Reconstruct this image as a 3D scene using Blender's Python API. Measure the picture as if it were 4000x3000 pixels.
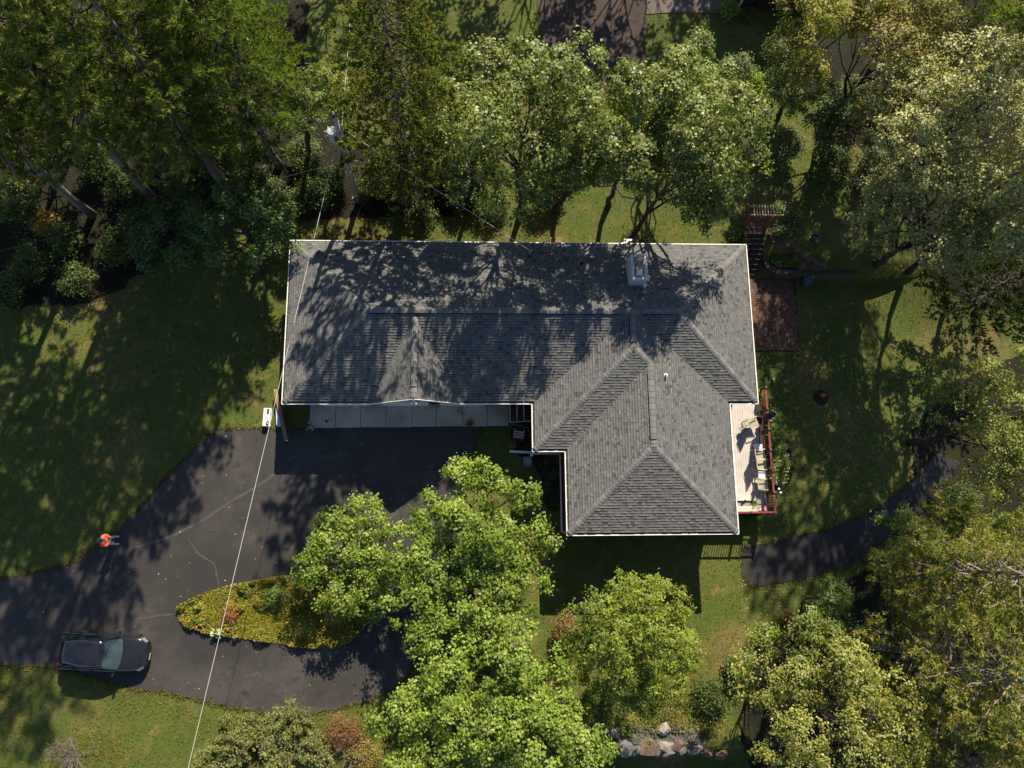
import bpy, math, random
import numpy as np
from mathutils import Vector, Matrix

# ------------------------------------------------------------------ scene, camera, sky, sun
for o in list(bpy.data.objects):
    bpy.data.objects.remove(o, do_unlink=True)
SC = bpy.context.scene
COL = SC.collection
R = math.radians

# camera calibration: focal length in photo pixels (4000 wide), height of the drone, nadir point
F, H = 3012.0, 42.0
def _n(v):
    v = np.array(v, float); return v / np.linalg.norm(v)
_Z = -_n([(1850 - 2000) / F, (1500 - 2130) / F, -1])
_yv = _n([(1857 - 2000) / F, (1500 + 12970) / F, -1])
_Y = _n(_yv - _yv.dot(_Z) * _Z)
_X = np.cross(_Y, _Z)
_M = np.array([_X, _Y, _Z])
def at(px, py, z=0.0):
    """world x, y of the survey mark seen at photo pixel (px, py), standing at height z"""
    d = _M @ np.array([(px - 2000) / F, (1500 - py) / F, -1])
    t = (z - H) / d[2]
    return float(d[0] * t), float(d[1] * t)

cam = bpy.data.cameras.new('camera')
cam.sensor_width = 36.0
cam.lens = 36.0 * F / 4000.0
cam.clip_end = 2000
cam_o = bpy.data.objects.new('camera', cam)
COL.objects.link(cam_o)
m4 = Matrix.Identity(4)
for i in range(3):
    for j in range(3):
        m4[i][j] = _M[i][j]
m4[2][3] = H
cam_o.matrix_world = m4
SC.camera = cam_o

SUN_EL, SUN_AZ = 40.0, 15.5          # azimuth measured from +Y towards +X
world = bpy.data.worlds.new('World'); SC.world = world
world.use_nodes = True
wn = world.node_tree
bg = wn.nodes['Background']
sky = wn.nodes.new('ShaderNodeTexSky')
sky.sky_type = 'NISHITA'
sky.sun_disc = False
sky.sun_elevation = R(SUN_EL)
sky.sun_rotation = R(SUN_AZ)
sky.air_density = 1.0
sky.ozone_density = 2.5
sky.dust_density = 0.6
wn.links.new(sky.outputs[0], bg.inputs[0])
bg.inputs[1].default_value = 0.070

sl = bpy.data.lights.new('sun', 'SUN')
sl.energy = 5.0
sl.angle = R(0.53)
sl.color = (1.0, 0.88, 0.69)
sun = bpy.data.objects.new('sun', sl)
COL.objects.link(sun)
sd = Vector((math.sin(R(SUN_AZ)) * math.cos(R(SUN_EL)), math.cos(R(SUN_AZ)) * math.cos(R(SUN_EL)), math.sin(R(SUN_EL))))
sun.rotation_euler = sd.to_track_quat('Z', 'Y').to_euler()
sun.location = (20, 60, 60)

vs = SC.view_settings
vs.view_transform = 'Standard'; vs.look = 'None'; vs.exposure = 0.92; vs.gamma = 1.0
vs.use_curve_mapping = False
SC.render.engine = 'CYCLES'
cy = SC.cycles
cy.max_bounces = 6; cy.diffuse_bounces = 3; cy.glossy_bounces = 3; cy.transmission_bounces = 4
cy.transparent_max_bounces = 6
cy.caustics_reflective = False; cy.caustics_refractive = False
cy.use_denoising = True

rng = np.random.default_rng(7)
random.seed(7)

# ------------------------------------------------------------------ helpers
def S(t):
    t = min(1.0, max(0.0, t)); return t * t * (3 - 2 * t)

def tag(o, label=None, cat=None, group=None, kind=None):
    if label: o['label'] = label
    if cat: o['category'] = cat
    if group: o['group'] = group
    if kind: o['kind'] = kind
    return o

def empty(name, loc, label=None, cat=None, group=None, rz=0):
    o = bpy.data.objects.new(name, None)
    o.empty_display_size = 0.2
    COL.objects.link(o)
    o.location = loc; o.rotation_euler = (0, 0, rz)
    tag(o, label, cat, group)
    return o

def worigin(p):
    v = Vector((0, 0, 0))
    while p is not None:
        v = v + Vector(p.location); p = p.parent
    return v

def link(name, me, parent=None, mats=None, smooth=False):
    o = bpy.data.objects.new(name, me)
    COL.objects.link(o)
    if parent is not None:
        o.parent = parent
    if mats is not None:
        for m in (mats if isinstance(mats, (list, tuple)) else [mats]):
            me.materials.append(m)
    if smooth:
        me.polygons.foreach_set('use_smooth', np.ones(len(me.polygons), bool))
    return o

def np_mesh(name, V, Fc, C=None):
    """V (n,3), Fc (m,k) ; C (n,3) point colours"""
    me = bpy.data.meshes.new(name)
    V = np.ascontiguousarray(V, np.float32); Fc = np.ascontiguousarray(Fc, np.int32)
    k = Fc.shape[1]
    me.vertices.add(len(V)); me.vertices.foreach_set('co', V.ravel())
    me.loops.add(Fc.size); me.loops.foreach_set('vertex_index', Fc.ravel())
    me.polygons.add(len(Fc)); me.polygons.foreach_set('loop_start', np.arange(0, Fc.size, k, dtype=np.int32))
    me.update(calc_edges=True)
    if C is not None:
        a = me.attributes.new('Col', 'FLOAT_COLOR', 'POINT')
        cc = np.ones((len(V), 4), np.float32); cc[:, :3] = C
        a.data.foreach_set('color', cc.ravel())
    return me

class MB:
    """collects shapes in world space; build() links them as one mesh object"""
    def __init__(s):
        s.v = []; s.f = []; s.m = []; s.c = []; s.col = None; s.mi = 0
    def add(s, vs_, fs_):
        b = len(s.v)
        s.v.extend([tuple(p) for p in vs_])
        if s.col is not None or s.c:
            while len(s.c) < b: s.c.append((1, 1, 1))
            s.c.extend([s.col or (1, 1, 1)] * len(vs_))
        for f in fs_:
            s.f.append(tuple(b + i for i in f)); s.m.append(s.mi)
        return s
    def box(s, c, d, rz=0.0, mat=None, taper=1.0):
        x, y, z = d[0] / 2, d[1] / 2, d[2] / 2
        P = [(-x, -y, -z), (x, -y, -z), (x, y, -z), (-x, y, -z), (-x * taper, -y * taper, z), (x * taper, -y * taper, z), (x * taper, y * taper, z), (-x * taper, y * taper, z)]
        if mat is not None:
            P = [tuple(mat @ Vector(p)) for p in P]
        else:
            cs, sn = math.cos(rz), math.sin(rz)
            P = [(c[0] + p[0] * cs - p[1] * sn, c[1] + p[0] * sn + p[1] * cs, c[2] + p[2]) for p in P]
        return s.add(P, [(0, 3, 2, 1), (4, 5, 6, 7), (0, 1, 5, 4), (1, 2, 6, 5), (2, 3, 7, 6), (3, 0, 4, 7)])
    def bar(s, a, b, w, h, up=(0, 0, 1)):
        a = Vector(a); b = Vector(b); d = (b - a)
        L = d.length; d.normalize()
        u = Vector(up)
        if abs(d.dot(u)) > .98: u = Vector((1, 0, 0))
        r = d.cross(u).normalized(); u = r.cross(d)
        P = []
        for q in (a, b):
            for i, j in ((-1, -1), (1, -1), (1, 1), (-1, 1)):
                P.append(q + r * (i * w / 2) + u * (j * h / 2))
        return s.add(P, [(3, 2, 1, 0), (4, 5, 6, 7), (0, 1, 5, 4), (1, 2, 6, 5), (2, 3, 7, 6), (3, 0, 4, 7)])
    def tube(s, pts, rad, n=6, cap=True):
        pts = [Vector(p) for p in pts]
        if not isinstance(rad, (list, tuple)): rad = [rad] * len(pts)
        t0 = (pts[1] - pts[0]).normalized()
        u = t0.orthogonal().normalized()
        P = []; Fs = []
        for i, p in enumerate(pts):
            if i == 0: t = t0
            elif i == len(pts) - 1: t = (pts[i] - pts[i - 1]).normalized()
            else: t = (pts[i + 1] - pts[i - 1]).normalized()
            u = (u - t * u.dot(t))
            if u.length < 1e-5: u = t.orthogonal()
            u.normalize(); w = t.cross(u)
            for k in range(n):
                a = 2 * math.pi * k / n
                P.append(p + (u * math.cos(a) + w * math.sin(a)) * rad[i])
        for i in range(len(pts) - 1):
            for k in range(n):
                Fs.append((i * n + k, i * n + (k + 1) % n, (i + 1) * n + (k + 1) % n, (i + 1) * n + k))
        if cap:
            Fs.append(tuple(range(n - 1, -1, -1))); b = (len(pts) - 1) * n
            Fs.append(tuple(range(b, b + n)))
        return s.add(P, Fs)
    def lathe(s, c, prof, n=12, sx=1.0, sy=1.0):
        P = []; Fs = []
        for r, z in prof:
            for k in range(n):
                a = 2 * math.pi * k / n
                P.append((c[0] + r * math.cos(a) * sx, c[1] + r * math.sin(a) * sy, c[2] + z))
        for i in range(len(prof) - 1):
            for k in range(n):
                Fs.append((i * n + k, i * n + (k + 1) % n, (i + 1) * n + (k + 1) % n, (i + 1) * n + k))
        Fs.append(tuple(range(n - 1, -1, -1))); b = (len(prof) - 1) * n
        Fs.append(tuple(range(b, b + n)))
        return s.add(P, Fs)
    def prism(s, poly, z0, z1):
        n = len(poly)
        ar = sum(poly[i][0] * poly[(i + 1) % n][1] - poly[(i + 1) % n][0] * poly[i][1] for i in range(n))
        if ar < 0: poly = poly[::-1]
        P = [(p[0], p[1], z0) for p in poly] + [(p[0], p[1], z1) for p in poly]
        return s.add(P, [tuple(range(n - 1, -1, -1)), tuple(range(n, 2 * n))] + [(i, (i + 1) % n, n + (i + 1) % n, n + i) for i in range(n)])
    def mesh(s, name, org=(0, 0, 0)):
        me = bpy.data.meshes.new(name)
        ox, oy, oz = org
        me.from_pydata([(p[0] - ox, p[1] - oy, p[2] - oz) for p in s.v], [], s.f)
        if any(s.m): me.polygons.foreach_set('material_index', s.m)
        if s.c:
            while len(s.c) < len(s.v): s.c.append((1, 1, 1))
            a = me.attributes.new('Col', 'FLOAT_COLOR', 'POINT')
            cc = np.ones((len(s.v), 4), np.float32); cc[:, :3] = s.c
            a.data.foreach_set('color', cc.ravel())
        me.update()
        return me
    def build(s, name, mats, parent=None, smooth=False, bevel=0.0):
        o = link(name, s.mesh(name, worigin(parent)), parent, mats, smooth)
        if bevel:
            b = o.modifiers.new('bevel', 'BEVEL'); b.width = bevel; b.segments = 2; b.limit_method = 'ANGLE'
        return o

def copy_tree(o, parent=None):
    c = o.copy(); COL.objects.link(c); c.parent = parent
    for ch in list(o.children):
        if ch.name in bpy.data.objects: copy_tree(ch, c)
    return c

# ------------------------------------------------------------------ materials
MATS = {}
def mat(name, col, rough=.8, var=.15, scale=6.0, bump=0.0, bscale=40.0, spec=.3, metal=0.0, attr=False, col2=None, coat=0.0, detail=4.0):
    if name in MATS: return MATS[name]
    m = bpy.data.materials.new(name); m.use_nodes = True
    nt = m.node_tree; N = nt.nodes; Lk = nt.links
    b = N['Principled BSDF']
    b.inputs['Roughness'].default_value = rough
    b.inputs['Specular IOR Level'].default_value = spec
    b.inputs['Metallic'].default_value = metal
    b.inputs['Coat Weight'].default_value = coat
    tc = N.new('ShaderNodeTexCoord')
    no = N.new('ShaderNodeTexNoise'); no.inputs['Scale'].default_value = scale; no.inputs['Detail'].default_value = detail
    geo = N.new('ShaderNodeNewGeometry')
    Lk.new(geo.outputs['Position'], no.inputs['Vector'])
    if attr:
        src = N.new('ShaderNodeAttribute'); src.attribute_name = 'Col'; base = src.outputs['Color']
    else:
        src = N.new('ShaderNodeRGB'); src.outputs[0].default_value = (*col, 1); base = src.outputs[0]
    mr = N.new('ShaderNodeMapRange')
    mr.inputs['From Min'].default_value = .3; mr.inputs['From Max'].default_value = .7
    mr.inputs['To Min'].default_value = 0.0 if col2 else 1 - var; mr.inputs['To Max'].default_value = 1.0 if col2 else 1 + var
    Lk.new(no.outputs['Fac'], mr.inputs['Value'])
    mx = N.new('ShaderNodeMix'); mx.data_type = 'RGBA'
    if col2:
        mx.blend_type = 'MIX'; Lk.new(mr.outputs[0], mx.inputs['Factor'])
        Lk.new(base, mx.inputs['A']); mx.inputs['B'].default_value = (*col2, 1)
    else:
        mx.blend_type = 'MULTIPLY'; mx.inputs['Factor'].default_value = 1.0
        Lk.new(base, mx.inputs['A']); Lk.new(mr.outputs[0], mx.inputs['B'])
    Lk.new(mx.outputs['Result'], b.inputs['Base Color'])
    if bump:
        nb = N.new('ShaderNodeTexNoise'); nb.inputs['Scale'].default_value = bscale; nb.inputs['Detail'].default_value = 3
        Lk.new(geo.outputs['Position'], nb.inputs['Vector'])
        bp = N.new('ShaderNodeBump'); bp.inputs['Strength'].default_value = bump; bp.inputs['Distance'].default_value = .02
        Lk.new(nb.outputs['Fac'], bp.inputs['Height']); Lk.new(bp.outputs[0], b.inputs['Normal'])
    MATS[name] = m
    return m

def leaf_mat(name, rough=.45, spec=.4, trans=.3, tint=(1.15, 1.2, .55)):
    if name in MATS: return MATS[name]
    m = bpy.data.materials.new(name); m.use_nodes = True
    nt = m.node_tree; N = nt.nodes; Lk = nt.links
    b = N['Principled BSDF']; out = N['Material Output']
    b.inputs['Roughness'].default_value = rough; b.inputs['Specular IOR Level'].default_value = spec
    a = N.new('ShaderNodeAttribute'); a.attribute_name = 'Col'
    Lk.new(a.outputs['Color'], b.inputs['Base Color'])
    t = N.new('ShaderNodeBsdfTranslucent')
    mx = N.new('ShaderNodeMix'); mx.data_type = 'RGBA'; mx.blend_type = 'MULTIPLY'; mx.inputs['Factor'].default_value = 1
    Lk.new(a.outputs['Color'], mx.inputs['A']); mx.inputs['B'].default_value = (*tint, 1)
    Lk.new(mx.outputs['Result'], t.inputs['Color'])
    ms = N.new('ShaderNodeMixShader'); ms.inputs[0].default_value = trans
    Lk.new(b.outputs[0], ms.inputs[1]); Lk.new(t.outputs[0], ms.inputs[2]); Lk.new(ms.outputs[0], out.inputs['Surface'])
    MATS[name] = m
    return m

def ramp_mat(name, layers, rough=.9, bump=.4, bscale=25.0, spec=.15, fine=(60.0, .35), warp=0.0):
    """base colour + noise layers [(scale, lo, hi, colour)] mixed over it, multiplied with fine grain"""
    m = bpy.data.materials.new(name); m.use_nodes = True
    nt = m.node_tree; N = nt.nodes; Lk = nt.links
    b = N['Principled BSDF']; b.inputs['Roughness'].default_value = rough; b.inputs['Specular IOR Level'].default_value = spec
    geo = N.new('ShaderNodeNewGeometry')
    cur = None
    for i, (sc, lo, hi, col) in enumerate(layers):
        if cur is None:
            r = N.new('ShaderNodeRGB'); r.outputs[0].default_value = (*col, 1); cur = r.outputs[0]; continue
        mp = N.new('ShaderNodeMapping'); mp.inputs['Location'].default_value = (i * 13.7, i * 5.1, 0)
        Lk.new(geo.outputs['Position'], mp.inputs['Vector'])
        no = N.new('ShaderNodeTexNoise'); no.inputs['Scale'].default_value = sc; no.inputs['Detail'].default_value = 5; no.inputs['Roughness'].default_value = .6
        Lk.new(mp.outputs[0], no.inputs['Vector'])
        mr = N.new('ShaderNodeMapRange'); mr.inputs['From Min'].default_value = lo; mr.inputs['From Max'].default_value = hi
        Lk.new(no.outputs['Fac'], mr.inputs['Value'])
        mx = N.new('ShaderNodeMix'); mx.data_type = 'RGBA'
        Lk.new(mr.outputs[0], mx.inputs['Factor']); Lk.new(cur, mx.inputs['A']); mx.inputs['B'].default_value = (*col, 1)
        cur = mx.outputs['Result']
    fn = N.new('ShaderNodeTexNoise'); fn.inputs['Scale'].default_value = fine[0]; fn.inputs['Detail'].default_value = 2
    Lk.new(geo.outputs['Position'], fn.inputs['Vector'])
    mr = N.new('ShaderNodeMapRange'); mr.inputs['From Min'].default_value = .3; mr.inputs['From Max'].default_value = .7
    mr.inputs['To Min'].default_value = 1 - fine[1]; mr.inputs['To Max'].default_value = 1 + fine[1]
    Lk.new(fn.outputs['Fac'], mr.inputs['Value'])
    mx = N.new('ShaderNodeMix'); mx.data_type = 'RGBA'; mx.blend_type = 'MULTIPLY'; mx.inputs['Factor'].default_value = 1
    Lk.new(cur, mx.inputs['A']); Lk.new(mr.outputs[0], mx.inputs['B']); Lk.new(mx.outputs['Result'], b.inputs['Base Color'])
    nb = N.new('ShaderNodeTexNoise'); nb.inputs['Scale'].default_value = bscale; nb.inputs['Detail'].default_value = 4
    Lk.new(geo.outputs['Position'], nb.inputs['Vector'])
    bp = N.new('ShaderNodeBump'); bp.inputs['Strength'].default_value = bump; bp.inputs['Distance'].default_value = .03
    Lk.new(nb.outputs['Fac'], bp.inputs['Height']); Lk.new(bp.outputs[0], b.inputs['Normal'])
    MATS[name] = m
    return m

LAWN = ramp_mat('lawn', [(0, 0, 0, (.060, .088, .018)), (.35, .42, .62, (.088, .102, .023)), (1.1, .54, .72, (.150, .118, .042)), (.16, .55, .70, (.165, .112, .048)), (3.5, .48, .72, (.048, .068, .012)), (9, .55, .7, (.135, .12, .04))], fine=(45, .45), bump=.5, bscale=22)
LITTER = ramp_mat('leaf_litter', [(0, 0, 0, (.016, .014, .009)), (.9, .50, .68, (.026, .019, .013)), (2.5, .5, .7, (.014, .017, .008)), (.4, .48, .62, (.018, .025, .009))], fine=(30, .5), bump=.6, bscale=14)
ASPHALT = ramp_mat('asphalt', [(0, 0, 0, (.036, .033, .032)), (.30, .45, .62, (.054, .048, .045)), (1.6, .55, .70, (.024, .023, .023)), (.13, .50, .62, (.052, .046, .043)), (.7, .56, .70, (.076, .068, .062)), (5.0, .58, .72, (.022, .021, .020)), (.06, .50, .58, (.030, .027, .026))], rough=.62, spec=.28, fine=(70, .16), bump=.15, bscale=90)
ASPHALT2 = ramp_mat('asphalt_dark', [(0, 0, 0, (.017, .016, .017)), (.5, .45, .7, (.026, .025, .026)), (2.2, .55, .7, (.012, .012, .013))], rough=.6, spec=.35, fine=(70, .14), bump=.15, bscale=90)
GRAVEL = ramp_mat('brown_gravel', [(0, 0, 0, (.060, .045, .040)), (.5, .45, .65, (.085, .060, .050)), (4, .55, .7, (.035, .028, .026))], fine=(55, .5), bump=.6, bscale=40)
CONC = ramp_mat('concrete', [(0, 0, 0, (.50, .435, .375)), (.6, .45, .66, (.35, .30, .26)), (2.4, .55, .75, (.54, .47, .41)), (1.3, .58, .72, (.24, .20, .17))], rough=.85, fine=(60, .10), bump=.1, bscale=60)
MULCH = ramp_mat('mulch', [(0, 0, 0, (.030, .022, .017)), (2, .5, .7, (.05, .036, .026))], fine=(40, .5), bump=.6, bscale=30)
WHITE = mat('white_paint', (.80, .79, .75), .45, .05, 3, spec=.4)
WHITEP = mat('white_plastic', (.84, .84, .83), .4, .03, 3, spec=.4)
RED = mat('barn_red_paint', (.20, .035, .040), .55, .2, 5, bump=.1)
REDD = mat('dark_red_stain', (.075, .022, .020), .6, .25, 5)
BROWNST = mat('brown_stain', (.060, .030, .022), .6, .2, 5)
GREYM = mat('grey_metal', (.30, .30, .31), .4, .1, 8, metal=.6)
DARKM = mat('dark_metal', (.03, .03, .03), .45, .1, 8, metal=.3)
BLACKP = mat('black_plastic', (.015, .015, .016), .5, .1, 8)
BARK = mat('bark', (.21, .175, .155), .9, .35, 14, bump=.8, bscale=22)
BARKD = mat('dark_bark', (.060, .048, .040), .9, .35, 14, bump=.8, bscale=22)
BARKP = mat('pale_branch', (.26, .20, .165), .85, .3, 14, bump=.4, bscale=22)
TWIG = mat('bare_twig', (.20, .165, .140), .85, .3, 14)
# ------------------------------------------------------------------ terrain
WALL_Y = 15.62
def gz(x, y):
    z = 0.0
    low = -(0.7 * S((x - .6) / 3.6) + 0.5 * S((x - 10) / 5) * S((y - 4.5) / 4.5) + .6 * S((x - 20) / 10))
    fs = max(S((5.0 - y) / 3.0), S((x - 13.0) / 1.6))
    if y < WALL_Y or x < 13:
        z += low * fs * (S((WALL_Y + 1.2 - y) / 1.2) if x < 13 else 1.0)
    if y >= WALL_Y - .001 and x > 8:
        up = .5 * S((x - 8) / 5) * S((y - 13) / 2.6)
        if x >= 13: up = .5
        if 15.75 < x < 17.15 and y < 17.9:
            t = (y - WALL_Y) / (17.9 - WALL_Y); up = -1.35 + (t * 1.7)
        z = up if x >= 13 else z + up
        if 17.15 <= x < 19.6 and y < 17.0 - max(0, x - 18.2) * 1.0:
            z = -.35
    if x > 22:
        k = S((x - 22) / 6)
        zz = .5 + (-1.7 - .5) * S((19.5 - y) / 8)
        z = z * (1 - k) + zz * k
    if y < -10.6 and x > 5.5:
        z -= 1.1 * S((-10.6 - y) / .45) * S((x - 5.5) / 1.5)
    return z

def grid_axis(lo, hi, step, far):
    a = list(np.arange(lo, hi + 1e-6, step))
    d = step; v = lo; pre = []
    while v > -far:
        d *= 1.5; v -= d; pre.append(v)
    d = step; v = hi; post = []
    while v < far:
        d *= 1.5; v += d; post.append(v)
    return pre[::-1] + a + post
gxs = grid_axis(-36, 42, .5, 600); gys = grid_axis(-16, 40, .5, 600)
V = [(x, y, gz(x, y)) for y in gys for x in gxs]
nx = len(gxs)
Fc = [(j * nx + i, j * nx + i + 1, (j + 1) * nx + i + 1, (j + 1) * nx + i) for j in range(len(gys) - 1) for i in range(nx - 1)]
ground = link('ground', np_mesh('ground', np.array(V), np.array(Fc)), None, LAWN, smooth=True)
tag(ground, 'grass lawn ground sloping down towards the east side', kind='structure')

import bmesh
def drape(name, poly, dz, m, label=None, parent=None, edge=0.0, seed=0, skirt=0.0):
    """a sheet cut to poly (world xy) that follows the terrain dz above it"""
    rr = random.Random(seed)
    P = []
    n = len(poly)
    for i in range(n):
        a, b = poly[i], poly[(i + 1) % n]
        L = math.hypot(b[0] - a[0], b[1] - a[1]); k = max(1, int(L / .35)) if edge else 1
        for q in range(k):
            t = q / k
            P.append((a[0] + (b[0] - a[0]) * t + (rr.uniform(-edge, edge) if edge else 0), a[1] + (b[1] - a[1]) * t + (rr.uniform(-edge, edge) if edge else 0)))
    bm = bmesh.new()
    f = bm.faces.new([bm.verts.new((p[0], p[1], 0)) for p in P])
    bmesh.ops.triangulate(bm, faces=[f])
    xs = [p[0] for p in P]; ys = [p[1] for p in P]
    for ax, lo, hi in ((0, min(xs), max(xs)), (1, min(ys), max(ys))):
        v = math.ceil(lo / .5) * .5
        while v < hi:
            co = (v, 0, 0) if ax == 0 else (0, v, 0); no = (1, 0, 0) if ax == 0 else (0, 1, 0)
            bmesh.ops.bisect_plane(bm, geom=bm.verts[:] + bm.edges[:] + bm.faces[:], plane_co=co, plane_no=no, dist=1e-5)
            v += .5
    for q in bm.verts: q.co.z = gz(q.co.x, q.co.y) + dz
    bmesh.ops.recalc_face_normals(bm, faces=bm.faces[:])
    for f in bm.faces:
        if f.normal.z < 0: f.normal_flip()
    if skirt:
        be = [e for e in bm.edges if len(e.link_faces) == 1]
        r = bmesh.ops.extrude_edge_only(bm, edges=be)
        for q in r['geom']:
            if isinstance(q, bmesh.types.BMVert): q.co.z -= skirt
    me = bpy.data.meshes.new(name); bm.to_mesh(me); bm.free()
    o = link(name, me, parent, m)
    if parent is None: tag(o, label, kind='structure')
    return o

def pxpoly(pts, z=0.0):
    return [at(p[0], p[1], z) for p in pts]
def smooth_poly(P, it=2):
    for _ in range(it):
        Q = []
        for i in range(len(P)):
            a, b = P[i], P[(i + 1) % len(P)]
            Q.append((a[0] * .75 + b[0] * .25, a[1] * .75 + b[1] * .25)); Q.append((a[0] * .25 + b[0] * .75, a[1] * .25 + b[1] * .75))
        P = Q
    return P
def inside(poly, x, y):
    c = False; n = len(poly); j = n - 1
    for i in range(n):
        xi, yi = poly[i]; xj, yj = poly[j]
        if (yi > y) != (yj > y) and x < (xj - xi) * (y - yi) / (yj - yi) + xi: c = not c
        j = i
    return c

DRIVE = pxpoly([(-500, 2340), (0, 2260), (165, 2228), (270, 2205), (350, 2150), (450, 2080), (530, 2000), (590, 1930), (680, 1835), (760, 1755), (850, 1675), (1000, 1672), (1130, 1677), (1208, 1680), (1209, 1671), (1888, 1664), (1886, 1680), (1868, 1720), (1838, 1770), (1818, 1830), (1800, 1950), (1790, 2100), (1770, 2250), (1720, 2400), (1660, 2530), (1590, 2640), (1520, 2697), (1450, 2733), (1333, 2767), (1200, 2788), (1050, 2785), (900, 2765), (760, 2730), (640, 2705), (540, 2695), (450, 2670), (330, 2640), (200, 2610), (100, 2602), (0, 2600), (-500, 2595)])
drape('driveway', DRIVE, .03, ASPHALT, 'black asphalt driveway looping round the planted island', edge=.025, seed=3, skirt=.06)
DRIVE2 = pxpoly([(2893, 2150), (2905, 2138), (3000, 2120), (3130, 2090), (3250, 2060), (3400, 2000), (3520, 1925), (3600, 1860), (3700, 1760), (3790, 1800), (3700, 1930), (3580, 2030), (3400, 2160), (3300, 2218), (3180, 2250), (3060, 2275), (2945, 2295), (2918, 2285), (2900, 2262)], -.75)
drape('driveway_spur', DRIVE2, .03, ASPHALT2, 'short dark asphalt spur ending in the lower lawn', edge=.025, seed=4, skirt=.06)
GDRIVE = pxpoly([(2080, -250), (2100, 0), (2105, 100), (2125, 200), (2140, 345), (2510, 345), (2518, 200), (2526, 60), (2530, -250)], .15)
drape('gravel_drive', GDRIVE, .03, GRAVEL, 'brown gravel drive at the top of the picture', edge=.06, seed=5)
WOODS = smooth_poly(pxpoly([(-900, -600), (1150, -700), (1210, 100), (1180, 330), (1390, 560), (1700, 700), (1900, 780), (1800, 850), (1350, 850), (1130, 860), (760, 830), (620, 1010), (420, 1180), (120, 1200), (-600, 1230)]), 1)
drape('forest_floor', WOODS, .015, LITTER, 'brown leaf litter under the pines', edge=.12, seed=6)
MULCH2 = smooth_poly(pxpoly([(2990, 1560), (3030, 1640), (3075, 1740), (3085, 1870), (3045, 1925), (2990, 1930)], -1.2), 1)
drape('flower_bed', MULCH2, .012, MULCH, 'dark mulch bed below the deck railing', seed=7)
MULCH3 = smooth_poly(pxpoly([(1990, 1650), (2090, 1640), (2110, 1770), (2190, 1790), (2195, 2000), (2130, 1990), (2105, 1820), (2000, 1770)], -.1), 1)
drape('entry_bed', MULCH3, .012, MULCH, 'dark soil bed beside the entry steps', seed=8)
SHADEB = smooth_poly(pxpoly([(3560, 1560), (4200, 1300), (4200, 3100), (3000, 3100), (2830, 2800), (3060, 2520), (3080, 2380), (3350, 2230), (3560, 2080)], -1.5), 1)
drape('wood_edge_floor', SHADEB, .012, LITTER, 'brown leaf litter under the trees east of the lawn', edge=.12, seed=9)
SHADEN = smooth_poly(pxpoly([(3050, 60), (4300, -300), (4300, 1200), (3700, 1150), (3400, 640), (3250, 420), (3090, 330)], .5), 1)
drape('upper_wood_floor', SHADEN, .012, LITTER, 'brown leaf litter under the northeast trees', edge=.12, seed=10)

# pavement repairs: sealed cracks as thin raised strips
SEAL = mat('crack_sealer', (.060, .057, .056), .7, .2, 8)
def strip(pts, w, z=.034, seed=0):
    rr = random.Random(seed)
    P = [at(*p, .0) for p in pts]
    Q = []
    for i in range(len(P) - 1):
        k = max(2, int(math.hypot(P[i + 1][0] - P[i][0], P[i + 1][1] - P[i][1]) / .25))
        for j in range(k):
            t = j / k; Q.append((P[i][0] * (1 - t) + P[i + 1][0] * t + rr.uniform(-.02, .02), P[i][1] * (1 - t) + P[i + 1][1] * t + rr.uniform(-.02, .02)))
    Q.append(P[-1])
    vv = []; ff = []
    for i, q in enumerate(Q):
        a = Q[max(0, i - 1)]; b = Q[min(len(Q) - 1, i + 1)]
        dx, dy = b[0] - a[0], b[1] - a[1]; L = math.hypot(dx, dy) or 1
        ww = w * (.55 + .6 * rr.random()) * (min(1, .35 + i / 4) * min(1, .35 + (len(Q) - 1 - i) / 4))
        vv += [(q[0] - dy / L * ww / 2, q[1] + dx / L * ww / 2, z), (q[0] + dy / L * ww / 2, q[1] - dx / L * ww / 2, z)]
        if i: ff.append((2 * i - 2, 2 * i - 1, 2 * i + 1, 2 * i))
    mb = MB(); mb.add(vv, ff); o = mb.build('crack_seal', SEAL)
    return o
CR = [([(1195, 1690), (1170, 1760), (1100, 1830), (1030, 1885), (900, 1960), (800, 2030), (680, 2090), (560, 2130), (450, 2165), (400, 2185)], .16, 'long curved crack seal running from the apron towards the street'),
      ([(585, 1925), (625, 2010), (672, 2085)], .07, 'short crack seal starting at the lawn edge of the driveway'),
      ([(735, 2100), (770, 2160), (835, 2200), (850, 2250), (858, 2300)], .10, 'bent crack seal north of the island'),
      ([(410, 2185), (430, 2250), (480, 2300), (520, 2340), (600, 2400)], .07, 'thin crack seal slanting towards the island tip'),
      ([(690, 2397), (610, 2405), (530, 2420)], .12, 'crack seal running west out of the island tip'),
      ([(610, 2402), (560, 2365), (520, 2340)], .07, 'thin branch seal above the island tip'),
      ([(545, 2397), (500, 2390), (455, 2385)], .08, 'faint crack seal left of the island tip'),
      ([(910, 2615), (870, 2645), (855, 2670)], .10, 'short curved crack seal below the island'),
      ([(1010, 2570), (1018, 2595), (990, 2620)], .06, 'small hooked crack seal below the island'),
      ([(815, 2640), (800, 2670), (780, 2705)], .09, 'short crack seal at the south edge of the driveway')]
for i, (p, w, l) in enumerate(CR):
    o = strip(p, w, seed=i, z=.034 + .0005 * i); tag(o, l, 'crack seal', 'sealed cracks in the driveway')
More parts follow.
